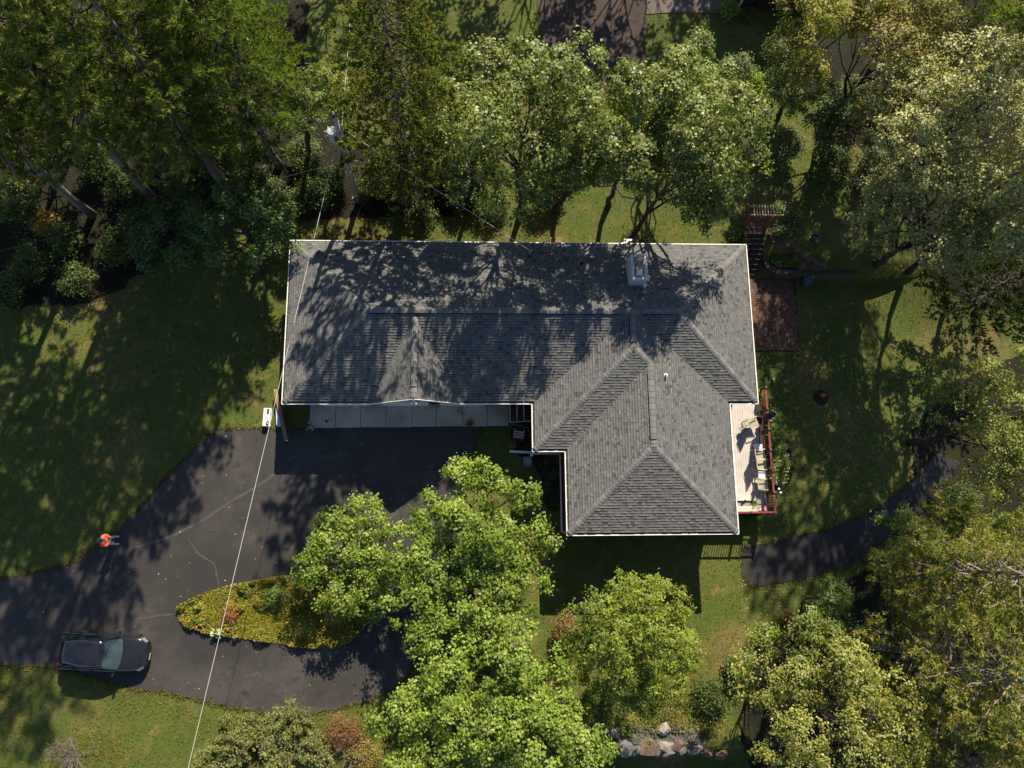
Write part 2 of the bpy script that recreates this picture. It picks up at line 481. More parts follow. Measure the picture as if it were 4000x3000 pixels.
# ------------------------------------------------------------------ the house
EZ = 2.9                                   # eave height
XW, XE, YS, YN = -9.75, 14.91, 7.12, 15.98  # main eaves
W1X, W2X, EX = 3.0, 4.66, 13.4             # wing eaves
W1Y, W2Y = 4.65, .43
RM, RW1, RW2, RG = 4.78, 4.76, 4.47, 4.66
house = empty('house', (2.0, 8.0, 0), 'large single storey house with grey shingled hip roofs and white gutters', 'house')
roof = empty('roof', (0, 0, 0)); roof.parent = house
SHEATH = mat('roof_underlay', (.05, .05, .05), .9)
SHING = mat('asphalt_shingle', (.2, .2, .2), .92, .22, 55, bump=.35, bscale=70, spec=.2, attr=True)
WALLM = mat('red_siding', (.16, .03, .03), .7, .15, 3)
SOFF = mat('soffit_white', (.6, .6, .58), .6)

gx_ = -2.94; gl, gr_ = -5.38, -.46
gyv = YS + (RG - EZ) / ((RM - EZ) / 4.43)
# name, polygon in plan, inward run direction, eave offset, slope
planes = [
 ('mainS', [(XW, YS), (gl, YS), (gx_, gyv), (gr_, YS), (W1X, YS), (8.05, 11.49), (EX, YS), (XE, YS), (10.46, 11.55), (-5.3, 11.55)], (0, 1), YS, (RM - EZ) / 4.43),
 ('mainN', [(XE, YN), (XW, YN), (-5.3, 11.55), (10.46, 11.55)], (0, -1), -YN, (RM - EZ) / 4.43),
 ('mainW', [(XW, YN), (XW, YS), (-5.3, 11.55)], (1, 0), XW, (RM - EZ) / 4.45),
 ('mainE', [(XE, YS), (XE, YN), (10.46, 11.55)], (-1, 0), -XE, (RM - EZ) / 4.45),
 ('garW', [(gl, YS), (gx_, YS - .06), (gx_, gyv)], (1, 0), gl, (RG - EZ) / (gx_ - gl)),
 ('garE', [(gr_, YS), (gx_, gyv), (gx_, YS - .06)], (-1, 0), -gr_, (RG - EZ) / (gr_ - gx_)),
 ('w1W', [(W1X, YS), (W1X, W1Y), (8.05, 9.7), (8.05, 11.49)], (1, 0), W1X, (RW1 - EZ) / 5.05),
 ('w1S', [(W1X, W1Y), (W2X, W1Y), (8.9, 8.90), (8.05, 9.7)], (0, 1), W1Y, (RW1 - EZ) / 5.05),
 ('w2W', [(W2X, W1Y), (W2X, W2Y), (8.9, 4.72), (8.9, 8.90)], (1, 0), W2X, (RW2 - EZ) / 4.24),
 ('w2S', [(W2X, W2Y), (EX, W2Y), (8.9, 4.72)], (0, 1), W2Y, (RW2 - EZ) / 4.29),
 ('wE', [(EX, W2Y), (EX, YS), (8.05, 11.49), (8.05, 9.7), (8.9, 8.90), (8.9, 4.72)], (-1, 0), -EX, (RW1 - EZ) / 5.35),
]
GUT = .125
def pz(pl, x, y):
    return EZ + .02 + ((x * pl[2][0] + y * pl[2][1]) - pl[3]) * pl[4]
sh = MB()
for pl in planes:
    sh.add([(x, y, pz(pl, x, y) - .03) for x, y in pl[1]], [tuple(range(len(pl[1])))])
sh.build('underlay', SHEATH, roof)

# shingles, course by course
def scan(poly, u, v, d):
    xs = []
    n = len(poly)
    for i in range(n):
        a, b = poly[i], poly[(i + 1) % n]
        da, db = a[0] * u[0] + a[1] * u[1], b[0] * u[0] + b[1] * u[1]
        if (da > d) != (db > d):
            t = (d - da) / (db - da)
            aa, ab = a[0] * v[0] + a[1] * v[1], b[0] * v[0] + b[1] * v[1]
            xs.append(aa + (ab - aa) * t)
    xs.sort()
    return [(xs[i], xs[i + 1]) for i in range(0, len(xs) - 1, 2)]
rs = random.Random(11)
tabs = []
PAL = [(.130, .132, .134), (.143, .143, .142), (.118, .120, .123), (.160, .158, .154), (.125, .127, .130), (.078, .080, .085)]
PW = [5, 5, 4, 3, 4, 2]
for pl in planes:
    name, poly, u, d0, s = pl
    v = (-u[1], u[0])
    st = .142 / math.sqrt(1 + s * s)
    dmax = max(p[0] * u[0] + p[1] * u[1] for p in poly)
    d = d0 + (GUT if not name.startswith('gar') else .0)
    k = 0
    while d < dmax - .01:
        d1 = min(d + st, dmax - .002)
        ia = scan(poly, u, v, d + .003); ib = scan(poly, u, v, d1 - .001)
        if len(ia) != len(ib):
            im = scan(poly, u, v, (d + d1) / 2); ia = ib = im
        for (a0, a1), (b0, b1) in zip(ia, ib):
            lo, hi = min(a0, b0), max(a1, b1)
            p = lo - rs.random() * .3
            while p < hi:
                w = rs.choice((.11, .14, .17, .2, .26))
                q = p + w
                A0, A1 = min(max(p, a0), a1), max(min(q - .004, a1), a0)
                B0, B1 = min(max(p, b0), b1), max(min(q - .004, b1), b0)
                if A1 - A0 > .015 or B1 - B0 > .015:
                    th = .018 if rs.random() < .5 else .036
                    col = rs.choices(PAL, PW)[0]; j = rs.uniform(.92, 1.08)
                    tabs.append((pl, d, d1, A0, A1, B0, B1, th, tuple(c * j for c in col)))
                p = q
        d += st; k += 1
def tab_geo(t):
    pl, d, d1, A0, A1, B0, B1, th, col = t
    u = pl[2]; v = (-u[1], u[0])
    def P(dd, a, h):
        x, y = u[0] * dd + v[0] * a, u[1] * dd + v[1] * a
        return (x, y, EZ + .02 + (dd - pl[3]) * pl[4] + h)
    return [P(d, A0, th), P(d, A1, th), P(d1, B1, .004), P(d1, B0, .004), P(d, A0, -.012), P(d, A1, -.012)], [(0, 1, 2, 3), (4, 5, 1, 0), (4, 0, 3), (1, 5, 2)]
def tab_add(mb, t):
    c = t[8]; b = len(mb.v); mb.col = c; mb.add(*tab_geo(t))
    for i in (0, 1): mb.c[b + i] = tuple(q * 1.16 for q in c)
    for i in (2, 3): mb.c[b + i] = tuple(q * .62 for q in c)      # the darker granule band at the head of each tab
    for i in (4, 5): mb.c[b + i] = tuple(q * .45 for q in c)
near = [t for t in tabs if t[0][0] == 'w2S' and t[4] - t[3] > .12]
near.sort(key=lambda t: t[1])
near = near[:290]
nid = set(id(t) for t in near)
fm = MB()
for t in tabs:
    if id(t) in nid: continue
    tab_add(fm, t)
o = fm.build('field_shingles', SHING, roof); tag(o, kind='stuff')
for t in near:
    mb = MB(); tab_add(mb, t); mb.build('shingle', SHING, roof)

# ridge caps on the hips: one bent piece after another
def caps(a, b, za, zb, sl, step=.19, w=.15, vent=False, seed=0):
    """sl: drop per metre sideways on both sides"""
    rr = random.Random(seed)
    A = Vector((a[0], a[1], za)); B = Vector((b[0], b[1], zb))
    d = B - A; L = d.length; d.normalize()
    h = Vector((d.x, d.y, 0)).normalized(); r = Vector((h.y, -h.x, 0))
    n = max(1, int(L / step)); st = L / n
    res = []
    for i in range(n):
        p0 = A + d * (st * i); p1 = A + d * (st * (i + 1) + .02)
        lift0, lift1 = (.05, .035) if not vent else (.085, .07)
        ww = w * rr.uniform(.95, 1.05)
        vv = []
        for p, lf in ((p0, lift0), (p1, lift1)):
            for k in (-1, -.25, .25, 1):
                vv.append(p + r * (ww * k) + Vector((0, 0, lf - abs(k) * ww * sl * (1 if abs(k) > .5 else .5))))
        for k in (-1, 1):
            vv.append(p0 + r * (ww * k) + Vector((0, 0, lift0 - ww * sl - .03)))
        for k in (-1, 1):
            vv.append(p1 + r * (ww * k) + Vector((0, 0, lift1 - ww * sl - .03)))
        ff = [(0, 4, 5, 1), (1, 5, 6, 2), (2, 6, 7, 3), (0, 1, 2, 3, 9, 8), (8, 10, 4, 0), (3, 7, 11, 9)]
        c = rr.choice(PAL[:5]); j = rr.uniform(1.0, 1.2)
        res.append((vv, ff, tuple(x * j for x in c)))
    return res
hips = [((XW + .12, YN - .12), (-5.3, 11.55), EZ + .05, RM, .42), ((XW + .12, YS + .12), (-5.3, 11.55), EZ + .05, RM, .42),
        ((XE - .12, YN - .12), (10.46, 11.55), EZ + .05, RM, .42), ((XE - .12, YS + .12), (10.46, 11.55), EZ + .05, RM, .42),
        ((W1X + .1, W1Y + .1), (8.05, 9.7), EZ + .04, RW1, .36), ((8.9, 8.9), (8.05, 9.7), RW2, RW1, .36),
        ((W2X + .1, W2Y + .1), (8.9, 4.72), EZ + .04, RW2, .36), ((EX - .1, W2Y + .1), (8.9, 4.72), EZ + .04, RW2, .36)]
for i, h in enumerate(hips):
    for vv, ff, c in caps(h[0], h[1], h[2] + .01, h[3] + .01, h[4] * .72, seed=i):
        mb = MB(); mb.col = c; mb.add(vv, ff); mb.build('hip_cap', SHING, roof)
vents = [((-5.2, 11.55), (7.5, 11.55), RM, RM, .42), ((8.6, 11.55), (10.1, 11.55), RM, RM, .42), ((gx_, YS + .55), (gx_, gyv - .75), RG, RG, .72),
         ((8.05, 9.95), (8.05, 11.1), RW1, RW1, .37), ((8.9, 5.05), (8.9, 8.35), RW2, RW2, .36)]
VDARK = mat('vent_mesh', (.012, .012, .013), .8)
for i, h in enumerate(vents):
    A = Vector((h[0][0], h[0][1], h[2])); B = Vector((h[1][0], h[1][1], h[3])); d = (B - A).normalized(); r = Vector((d.y, -d.x, 0))
    mb = MB()
    W = .17
    for k in (-1, 1):
        a0 = A + r * (W * k); b0 = B + r * (W * k)
        zz = -W * h[4]
        mb.bar(a0 + Vector((0, 0, zz + .015)), b0 + Vector((0, 0, zz + .015)), .03, .06)
    rv = mb.build('ridge_vent', VDARK, roof)
    cm = MB()
    for vv, ff, c in caps(h[0], h[1], h[2] + .02, h[3] + .02, h[4] * .75, step=.3, w=.155, vent=True, seed=30 + i):
        cm.col = c; cm.add(vv, ff)
    cm.build('vent_cap', SHING, rv)
for a, b, z, s in (((7.5, 11.55), (8.6, 11.55), RM, .42), ((-5.4, 11.55), (-5.2, 11.55), RM, .42), ((10.1, 11.55), (10.5, 11.55), RM, .42), ((gx_, YS), (gx_, YS + .55), RG, .72), ((gx_, gyv - .75), (gx_, gyv - .05), RG, .72), ((8.05, 9.65), (8.05, 9.95), RW1, .37), ((8.05, 11.1), (8.05, 11.5), RW1, .37), ((8.9, 4.65), (8.9, 5.05), RW2, .36), ((8.9, 8.35), (8.9, 8.95), RW2, .36)):
    for vv, ff, c in caps(a, b, z + .01, z + .01, s * .75, seed=int(z * 100)):
        rg = MB(); rg.col = c; rg.add(vv, ff); rg.build('ridge_cap', SHING, roof)

# walls, soffit
WO = .5
ft = [(XW + WO, YN - WO), (XW + WO, YS + WO), (W1X + WO, YS + WO), (W1X + WO, W1Y + WO), (W2X + WO, W1Y + WO), (W2X + WO, W2Y + WO), (EX - WO, W2Y + WO), (EX - WO, YS + WO), (XE - WO, YS + WO), (XE - WO, YN - WO)]
mb = MB(); mb.prism(ft, -1.6, EZ - .05)
wall = mb.build('wall', WALLM, house)
# clapboard courses on the wall
cb = MB()
n = len(ft)
zc = -.3
while zc < EZ - .2:
    for i in range(n):
        a, b = ft[i], ft[(i + 1) % n]
        dx, dy = b[0] - a[0], b[1] - a[1]; L = math.hypot(dx, dy); nxx, nyy = -dy / L * -1, dx / L * -1
        o1 = (a[0] - nxx * .0 - dy / L * -.012, a[1] - dx / L * .012)
        cb.bar((a[0] - dy / L * .0 + (dy / L) * -.006, a[1] + (dx / L) * .006, zc), (b[0] + (dy / L) * -.006, b[1] + (dx / L) * .006, zc), .03, .012)
    zc += .18
cb.build('clapboard_edges', WALLM, wall)
sf = MB()
eo = [(XW + .02, YN - .02), (XW + .02, YS + .02), (W1X + .02, YS + .02), (W1X + .02, W1Y + .02), (W2X + .02, W1Y + .02), (W2X + .02, W2Y + .02), (EX - .02, W2Y + .02), (EX - .02, YS + .02), (XE - .02, YS + .02), (XE - .02, YN - .02)]
inn = [(x + (.11 if x < 2 or x in (W1X + .02, W2X + .02) else -.11), y + (.11 if y < 10 else -.11)) for x, y in eo]
sf.prism(inn, EZ - .12, EZ - .06)
sf.build('soffit', SOFF, house)
# gable wall and rakes over the garage
gb = MB(); gb.add([(gl + .5, YS + .5, EZ - .1), (gr_ - .5, YS + .5, EZ - .1), (gx_, YS + .5, RG - .35)], [(0, 1, 2)])
gb.build('gable_wall', WALLM, house)
rk = MB()
rk.bar((gl - .02, YS - .02, EZ - .06), (gx_, YS - .08, RG - .05), .03, .14); rk.bar((gr_ + .02, YS - .02, EZ - .06), (gx_, YS - .08, RG - .05), .03, .14)
rk.build('rake_board', WHITE, house)
for x0 in (-8.3, -5.0, -1.9):
    mb = MB(); mb.box((x0 + 1.3, YS + WO - .03, 1.1), (2.5, .06, 2.2))
    gd = mb.build('garage_door', SOFF, house)
    mb = MB()
    for k in range(4): mb.box((x0 + 1.3, YS + WO - .07, .3 + k * .54), (2.4, .02, .46))
    mb.build('door_panel', WHITE, gd)
for (x, y, rz) in ((6.5, W2Y + WO, 0), (10.8, W2Y + WO, 0), (-4, YN - WO, 0), (3, YN - WO, 0), (10, YN - WO, 0)):
    mb = MB(); mb.box((x, y, 1.5), (1.3, .07, 1.2)); w = mb.build('window', WHITE, house)
    mb = MB(); sgn = -1 if y < 5 else 1
    mb.box((x, y + sgn * .04, 1.5), (1.1, .02, 1.0)); mb.build('pane', mat('window_glass', (.02, .025, .03), .05, 0, spec=.6), w)

# gutters: an open trough along each eave with hangers across
def gutter(a, b, nrm, z=EZ, hang=True, lab=None):
    """a-b outer lip line, nrm points towards the house"""
    A = Vector((a[0], a[1], z)); B = Vector((b[0], b[1], z)); N_ = Vector((nrm[0], nrm[1], 0))
    d = (B - A).normalized()
    prof = [(-.02, .0), (.058, .0), (.058, -.02), (.05, -.06), (.06, -.10), (.125, -.10), (.125, -.02), (.13, -.02), (.13, -.115), (.028, -.115), (-.02, -.05)]
    vv = [A + N_ * p[0] + Vector((0, 0, p[1])) for p in prof] + [B + N_ * p[0] + Vector((0, 0, p[1])) for p in prof]
    k = len(prof); fl = (d.cross(N_)).z > 0
    ff = []
    for i in range(k):
        q = (i, (i + 1) % k, k + (i + 1) % k, k + i)
        ff.append(q if fl else q[::-1])
    ff += [tuple(range(k))[::-1] if fl else tuple(range(k)), tuple(range(k, 2 * k)) if fl else tuple(range(k, 2 * k))[::-1]]
    mb = MB(); mb.add(vv, ff)
    g = mb.build('gutter', WHITE, house)
    if hang:
        L = (B - A).length; n = max(2, int(L / .62))
        hm = MB(); hm.box((0, 0, 0), (.03, .10, .014)); hm.add([(-.03, .04, .008), (.03, .04, .008), (0, .125, .03)], [(0, 1, 2)])
        me = hm.mesh('hanger')
        me.materials.append(WHITE)
        for i in range(n):
            p = A + d * (L * (i + .5) / n) + N_ * .055 - worigin(house)
            h = bpy.data.objects.new('hanger', me); COL.objects.link(h); h.parent = g
            h.location = (p.x, p.y, p.z + .006)
            h.rotation_euler = (0, 0, math.atan2(N_.y, N_.x) - math.pi / 2)
    return g
gutter((XW, YN), (XE, YN), (0, -1)); gutter((XW, YN - .02), (XW, YS + .02), (1, 0))
gutter((XW, YS), (gl + 1.05, YS), (0, 1)); gutter((gr_ - 1.05, YS), (W1X, YS), (0, 1))
gutter((W1X, YS - .01), (W1X, W1Y + .01), (1, 0)); gutter((W1X, W1Y), (W2X, W1Y), (0, 1)); gutter((W2X, W1Y - .01), (W2X, W2Y + .01), (1, 0))
gutter((W2X, W2Y), (EX, W2Y), (0, 1)); gutter((EX, W2Y + .02), (EX, YS - .02), (-1, 0)); gutter((EX, YS), (XE, YS), (0, 1)); gutter((XE, YS + .02), (XE, YN - .02), (-1, 0))

# downspout at the entry corner with its outlet lying on the ground
mb = MB(); mb.bar((W1X - .02, W1Y - .02, EZ - .1), (W1X + .12, W1Y + .05, EZ - .35), .08, .06); mb.bar((W1X + .12, W1Y + .05, EZ - .3), (W1X + .12, W1Y + .05, .25), .08, .06)
mb.build('downspout', WHITE, house)
p0 = at(1990, 1763, .1); p1 = at(2074, 1768, .1)
mb = MB(); mb.bar((p0[0], p0[1], .10), (p1[0], p1[1], .14), .12, .10); mb.bar((p1[0], p1[1], .14), (W1X + .12, W1Y + .02, .3), .1, .09)
mb.build('downspout_outlet', WHITE, house)

# chimney: white-washed brick stack
CX0, CX1, CY0, CY1 = 8.07, 8.83, 13.16, 14.50
CHB = mat('whitewashed_brick', (.74, .75, .74), .85, .35, 14, bump=.5, bscale=30, col2=(.46, .47, .48))
CHC = mat('chimney_crown', (.44, .38, .28), .9, .4, 7, bump=.5, bscale=20, col2=(.14, .10, .06))
chim = empty('chimney', (0, 0, 0)); chim.parent = house
mb = MB(); mb.box(((CX0 + CX1) / 2, (CY0 + CY1) / 2, 4.05), (CX1 - CX0 - .03, CY1 - CY0 - .03, 1.9)); mb.build('core', mat('mortar', (.42, .42, .40), .9), chim)
bm_ = MB(); rs = random.Random(4)
z = 3.35; k = 0
while z < 4.98:
    L = 0
    for (ax, c0, c1, fx) in (('x', CX0, CX1, CY0), ('x', CX0, CX1, CY1), ('y', CY0, CY1, CX0), ('y', CY0, CY1, CX1)):
        p = c0 - (.1 if k % 2 else 0)
        while p < c1:
            a, b = max(p, c0), min(p + .2, c1)
            if b - a > .03:
                off = rs.uniform(-.004, .004)
                if ax == 'x': bm_.box(((a + b) / 2, fx + off, z), (b - a - .01, .05, .062))
                else: bm_.box((fx + off, (a + b) / 2, z), (.05, b - a - .01, .062))
            p += .21
    z += .074; k += 1
o = bm_.build('brick_courses', CHB, chim); tag(o, kind='stuff')
mb = MB(); mb.box(((CX0 + CX1) / 2, (CY0 + CY1) / 2, 5.02), (CX1 - CX0 + .06, CY1 - CY0 + .06, .07)); mb.build('corbel', CHB, chim)
mb = MB()
mb.add([(CX0 + .1, CY0 + .1, 5.06), (CX1 - .1, CY0 + .1, 5.06), (CX1 - .1, CY1 - .1, 5.06), (CX0 + .1, CY1 - .1, 5.06), (CX0 + .22, CY0 + .28, 5.13), (CX1 - .22, CY0 + .28, 5.13), (CX1 - .22, CY1 - .4, 5.13), (CX0 + .22, CY1 - .4, 5.13)], [(0, 1, 5, 4), (1, 2, 6, 5), (2, 3, 7, 6), (3, 0, 4, 7), (4, 5, 6, 7)])
mb.build('crown', CHC, chim)
mb = MB(); mb.box((8.42, 13.50, 5.155), (.27, .26, .05)); mb.build('flue_plate', WHITEP, chim)
mb = MB(); mb.lathe((8.44, 13.53, 5.18), [(.06, 0), (.06, .2), (.075, .2), (.075, .24), (.02, .26)], 12); mb.build('flue_pipe', WHITEP, chim)
mb = MB(); mb.lathe((8.47, 14.22, 5.06), [(.16, 0), (.15, .14), (.11, .2), (.02, .23)], 14, 1.0, .85); mb.build('flue_tile', mat('pale_tile', (.45, .47, .48), .5, .2, 10), chim)
# vents and service mast
def pipe(x, y, pl, h, r, m, nm):
    z = pz(pl, x, y); mb = MB(); mb.lathe((x, y, z - .05), [(r * 2.2, .03), (r * 2.0, .07), (r * 1.1, .09), (r, h), (r * .7, h), (r * .65, h - .06)], 12); return mb.build(nm, m, roof)
PLD = {p[0]: p for p in planes}
x, y = at(2604, 1463, 4.4); pipe(x, y, PLD['wE'], .32, .05, WHITEP, 'vent_pipe')
x, y = at(2277, 1017, 4.1); pipe(x, y, PLD['mainN'], .34, .05, BLACKP, 'vent_pipe')
x, y = at(2449, 1190, 4.8); z = pz(PLD['mainN'], x, y)
mb = MB(); mb.box((x, y, z + .05), (.16, .16, .14)); mb.build('vent_box', GREYM, roof)
MAST = at(2075, 978, 4.2)
mz = pz(PLD['mainN'], *MAST)
mb = MB(); mb.tube([(MAST[0], MAST[1], mz - .2), (MAST[0], MAST[1], mz + .75)], .035, 8); mast = mb.build('service_mast', GREYM, house)
mb = MB(); mb.lathe((MAST[0], MAST[1], mz + .72), [(.05, 0), (.09, .05), (.07, .14), (.02, .18)], 10); mb.build('weatherhead', GREYM, mast)
mb = MB(); mb.lathe((MAST[0], MAST[1], mz - .03), [(.14, 0), (.12, .06), (.05, .1)], 10); mb.build('boot', BLACKP, mast)
# loose cable lying on the roof
CB = mat('grey_cable', (.42, .42, .40), .6)
cp = [(2045, 1572), (2043, 1553), (2052, 1540), (2075, 1545), (2090, 1540), (2105, 1520), (2113, 1500), (2118, 1520), (2112, 1560), (2090, 1572)]
pts = []
for i, (a, b) in enumerate(cp):
    x, y = at(a, b, 3.15)
    z = max(pz(PLD['mainS'], x, y), pz(PLD['w1W'], x, y)) if x > W1X else pz(PLD['mainS'], x, y)
    pts.append((x, y, z + .03))
mb = MB(); mb.tube(pts, .011, 5); o = mb.build('loose_cable', CB); tag(o, 'thin grey cable lying in a loose loop on the roof valley', 'cable')
# floodlight under the garage gable
mb = MB(); mb.box((gx_, YS - .14, RG - .22), (.12, .08, .10)); fl = mb.build('floodlight', WHITEP, house)
for s in (-1, 1):
    mb = MB(); mb.lathe((gx_ + .1 * s, YS - .25, RG - .28), [(.03, .08), (.06, .02), (.065, 0)], 10); mb.build('lamp', WHITEP, fl)
# ------------------------------------------------------------------ concrete apron
AP0, AP1 = at(1210, 1640, 0), at(1985, 1660, 0)
rs = random.Random(5)
apron = empty('concrete_apron', (-3.5, 6.8, 0)); tag(apron, 'strip of grey concrete slabs in front of the garage', kind='structure')
xs = [at(p, 1640, 0)[0] for p in (1210, 1311, 1409, 1508, 1609, 1704, 1807, 1903, 1987)]
for i in range(len(xs) - 1):
    mb = MB(); a, b = xs[i] + .012, xs[i + 1] - .012
    y0 = 6.33 + .012 * i + rs.uniform(-.01, .01)
    if i == 7: y0 += .0
    mb.prism([(a, y0), (b, y0), (b, 7.66), (a, 7.66)], -.1, .055 + rs.uniform(-.003, .003))
    mb.build('slab', CONC, apron, bevel=.012)
mb = MB(); mb.box(((xs[0] + xs[-1]) / 2, 7.0, -.02), (xs[-1] - xs[0] - .1, 1.25, .08)); mb.build('slab_bed', MULCH, apron)
dx, dy = at(1275, 1645, .05)
mb = MB(); mb.lathe((dx, dy, .052), [(.075, 0), (.075, .012), (.055, .014), (.05, .006)], 14); o = mb.build('drain_cover', DARKM, apron)

# ------------------------------------------------------------------ entry steps and wrap-around porch
ent = empty('entry_steps', (2.5, 7.0, 0), 'dark brown entry steps with white nosings under the eave', 'steps')
for i, (pa, pb) in enumerate(((1993, 2018), (2020, 2044), (2047, 2078))):
    z = .17 * (i + 1)
    xa = at(pa, 1600, z)[0]; xb = at(pb, 1600, z)[0] + .25
    ya = at(pa, 1648 - i * 2, z)[1]
    mb = MB(); mb.box(((xa + xb) / 2, (ya + 7.6) / 2, z / 2), (xb - xa, 7.6 - ya, z)); st = mb.build('tread', BROWNST, ent)
    mb = MB(); mb.box((xa - .012, (ya + 7.6) / 2, z - .03), (.05, 7.6 - ya, .075)); mb.build('nosing', WHITE, st)
    mb = MB(); mb.box(((xa + xb) / 2 - .12, ya - .015, z - .03), (xb - xa - .24, .04, .07)); mb.build('side_trim', WHITE, st)
# small red rail post on the steps
x, y = at(2008, 1640, .6)
mb = MB(); mb.box((x, y, .6), (.09, .09, 1.0)); mb.build('post', RED, ent)
mb = MB(); mb.bar((x, y, 1.05), (at(2075, 1632, 1.4)[0], y + .03, 1.35), .05, .07); mb.build('handrail', BROWNST, ent)

PZ = .25
porch = empty('porch', (4.0, 4.0, 0), 'narrow wraparound porch with white edge trim and red balusters', 'porch')
px0, py0 = at(2082, 1770, PZ); px1, py1 = at(2190, 1770, PZ); px2, py2 = at(2193, 2078, PZ)
X2 = px1; Y2 = py2
mb = MB(); mb.prism([(W1X + .3, py0), (X2, py0), (X2, Y2), (W2X + .6, Y2), (W2X + .6, W1Y + .6), (W1X + .3, W1Y + .6)], PZ - .08, PZ - .002); mb.build('floor', BROWNST, porch)
mb = MB(); mb.box(((W1X + .2 + X2) / 2, py0 - .03, PZ - .05), (X2 - W1X - .2, .06, .16)); mb.box((X2 - .03, (py0 + Y2) / 2, PZ - .05), (.06, py0 - Y2, .16)); mb.box(((X2 + W2X + .5) / 2, Y2 - .03, PZ - .05), (W2X + .5 - X2, .06, .16)); mb.build('edge_trim', WHITE, porch)
me = None
def baluster_row(par, a, b, z0, z1, step, m, w=.035, nm='baluster'):
    A = Vector(a); B = Vector(b); L = (B - A).length; n = int(L / step)
    mb = MB(); mb.box((0, 0, (z1 - z0) / 2), (w, w, z1 - z0)); me = mb.mesh(nm); me.materials.append(m)
    org = worigin(par)
    for i in range(n):
        p = A + (B - A) * ((i + .5) / n)
        o = bpy.data.objects.new(nm, me); COL.objects.link(o); o.parent = par; o.location = (p.x - org.x, p.y - org.y, z0 - org.z)
baluster_row(porch, (X2 + .09, py0 + .05, 0), (X2 + .09, Y2 + .05, 0), PZ, PZ + .85, .13, RED)
baluster_row(porch, (W1X + .45, py0 + .09, 0), (X2, py0 + .09, 0), PZ, PZ + .85, .13, RED)
mb = MB(); mb.bar((X2 + .09, py0 + .09, PZ + .88), (X2 + .09, Y2, PZ + .88), .08, .05); mb.bar((W1X + .45, py0 + .09, PZ + .88), (X2 + .09, py0 + .09, PZ + .88), .08, .05); mb.bar((X2 + .09, py0, PZ + .1), (X2 + .09, Y2, PZ + .1), .05, .05); mb.build('rail', RED, porch)
for yy in (py0 + .09, (py0 + Y2) / 2, Y2 + .06):
    mb = MB(); mb.box((X2 + .09, yy, PZ + .5), (.11, .11, 1.05)); mb.build('post', RED, porch)

# ------------------------------------------------------------------ east deck
DZ = .4
DX0, DX1, DY0, DY1 = EX - .7, 15.86, 1.62, 8.3
deck = empty('deck', (14.5, 4.5, DZ), 'raised deck of pale grey boards with red railing', 'deck')
BOARD = mat('pale_deck_board', (.47, .43, .40), .7, .12, 2.5, bump=.1, bscale=40)
bw = .139; k = 0
x = DX0
while x + bw <= DX1 + .02:
    L0 = DY0 + .06
    cut = L0 + 1.2 + (k * 2.37) % 4.2
    for a, b in ((L0, cut - .003), (cut + .003, YS + .35)):
        if x > 14.2: b = min(b, DY1) if b < YS else DY1
        if b - a > .1:
            mb = MB(); mb.box((x + bw / 2, (a + b) / 2, DZ - .015), (bw - .009, b - a, .03)); mb.build('board', BOARD, deck)
    x += bw; k += 1
mb = MB(); mb.box(((DX0 + DX1) / 2, (DY0 + YS) / 2, DZ - .12), (DX1 - DX0 - .1, YS - DY0, .16)); mb.build('joists', BROWNST, deck)
mb = MB(); mb.box((DX1 + .03, (DY0 + DY1) / 2, DZ - .02), (.05, DY1 - DY0, .07)); mb.build('edge_trim', WHITE, deck)
mb = MB(); mb.box((DX1 + .10, (DY0 + DY1) / 2, DZ - .13), (.04, DY1 - DY0, .22)); mb.box(((DX0 + DX1) / 2, DY0 - .02, DZ - .13), (DX1 - DX0, .04, .22)); mb.build('rim_board', RED, deck)
RZ = DZ + .98
posts = [at(p, q, RZ + .05) for p, q in ((2990, 1597), (2997, 1676), (3003, 1757), (3007, 1838), (3016, 1922), (3020, 2004))]
RXX = 15.90
py_ = [8.3] + [p[1] for p in posts]
CAPM = mat('post_cap', (.10, .10, .10), .5)
for y in py_:
    mb = MB(); mb.box((RXX + .05, y, DZ + .42), (.10, .10, 1.24)); po = mb.build('post', REDD, deck)
    mb = MB(); mb.box((RXX + .05, y, DZ + 1.06), (.13, .13, .05), taper=.7); mb.build('cap', CAPM, po)
    mb = MB(); g = gz(RXX, y); mb.box((RXX - .25, y, (g + DZ - .2) / 2), (.14, .14, DZ - .2 - g)); mb.build('support_leg', BROWNST, deck)
mb = MB(); mb.bar((RXX + .05, py_[0], RZ), (RXX + .05, py_[-1], RZ), .10, .04); mb.build('top_rail', RED, deck)
mb = MB(); mb.bar((RXX + .05, py_[0], DZ + .12), (RXX + .05, py_[-1], DZ + .12), .06, .05); mb.build('bottom_rail', RED, deck)
baluster_row(deck, (RXX + .05, py_[0] - .1, 0), (RXX + .05, py_[-1] + .1, 0), DZ + .12, RZ - .02, .135, REDD, .03)
ys_ = 1.56
mb = MB(); mb.bar((EX - .4, ys_, RZ), (RXX + .05, ys_, RZ), .10, .04); mb.build('top_rail', RED, deck)
mb = MB(); mb.bar((EX - .4, ys_, DZ + .12), (RXX + .05, ys_, DZ + .12), .06, .05); mb.build('bottom_rail', RED, deck)
baluster_row(deck, (EX - .4, ys_, 0), (RXX - .05, ys_, 0), DZ + .12, RZ - .02, .135, REDD, .03)
mb = MB(); x = at(2935, 2005, RZ)[0]; mb.box((x, ys_, DZ + .42), (.10, .10, 1.24)); po = mb.build('post', REDD, deck)
mb = MB(); mb.box((x, ys_, DZ + 1.06), (.13, .13, .05), taper=.7); mb.build('cap', CAPM, po)

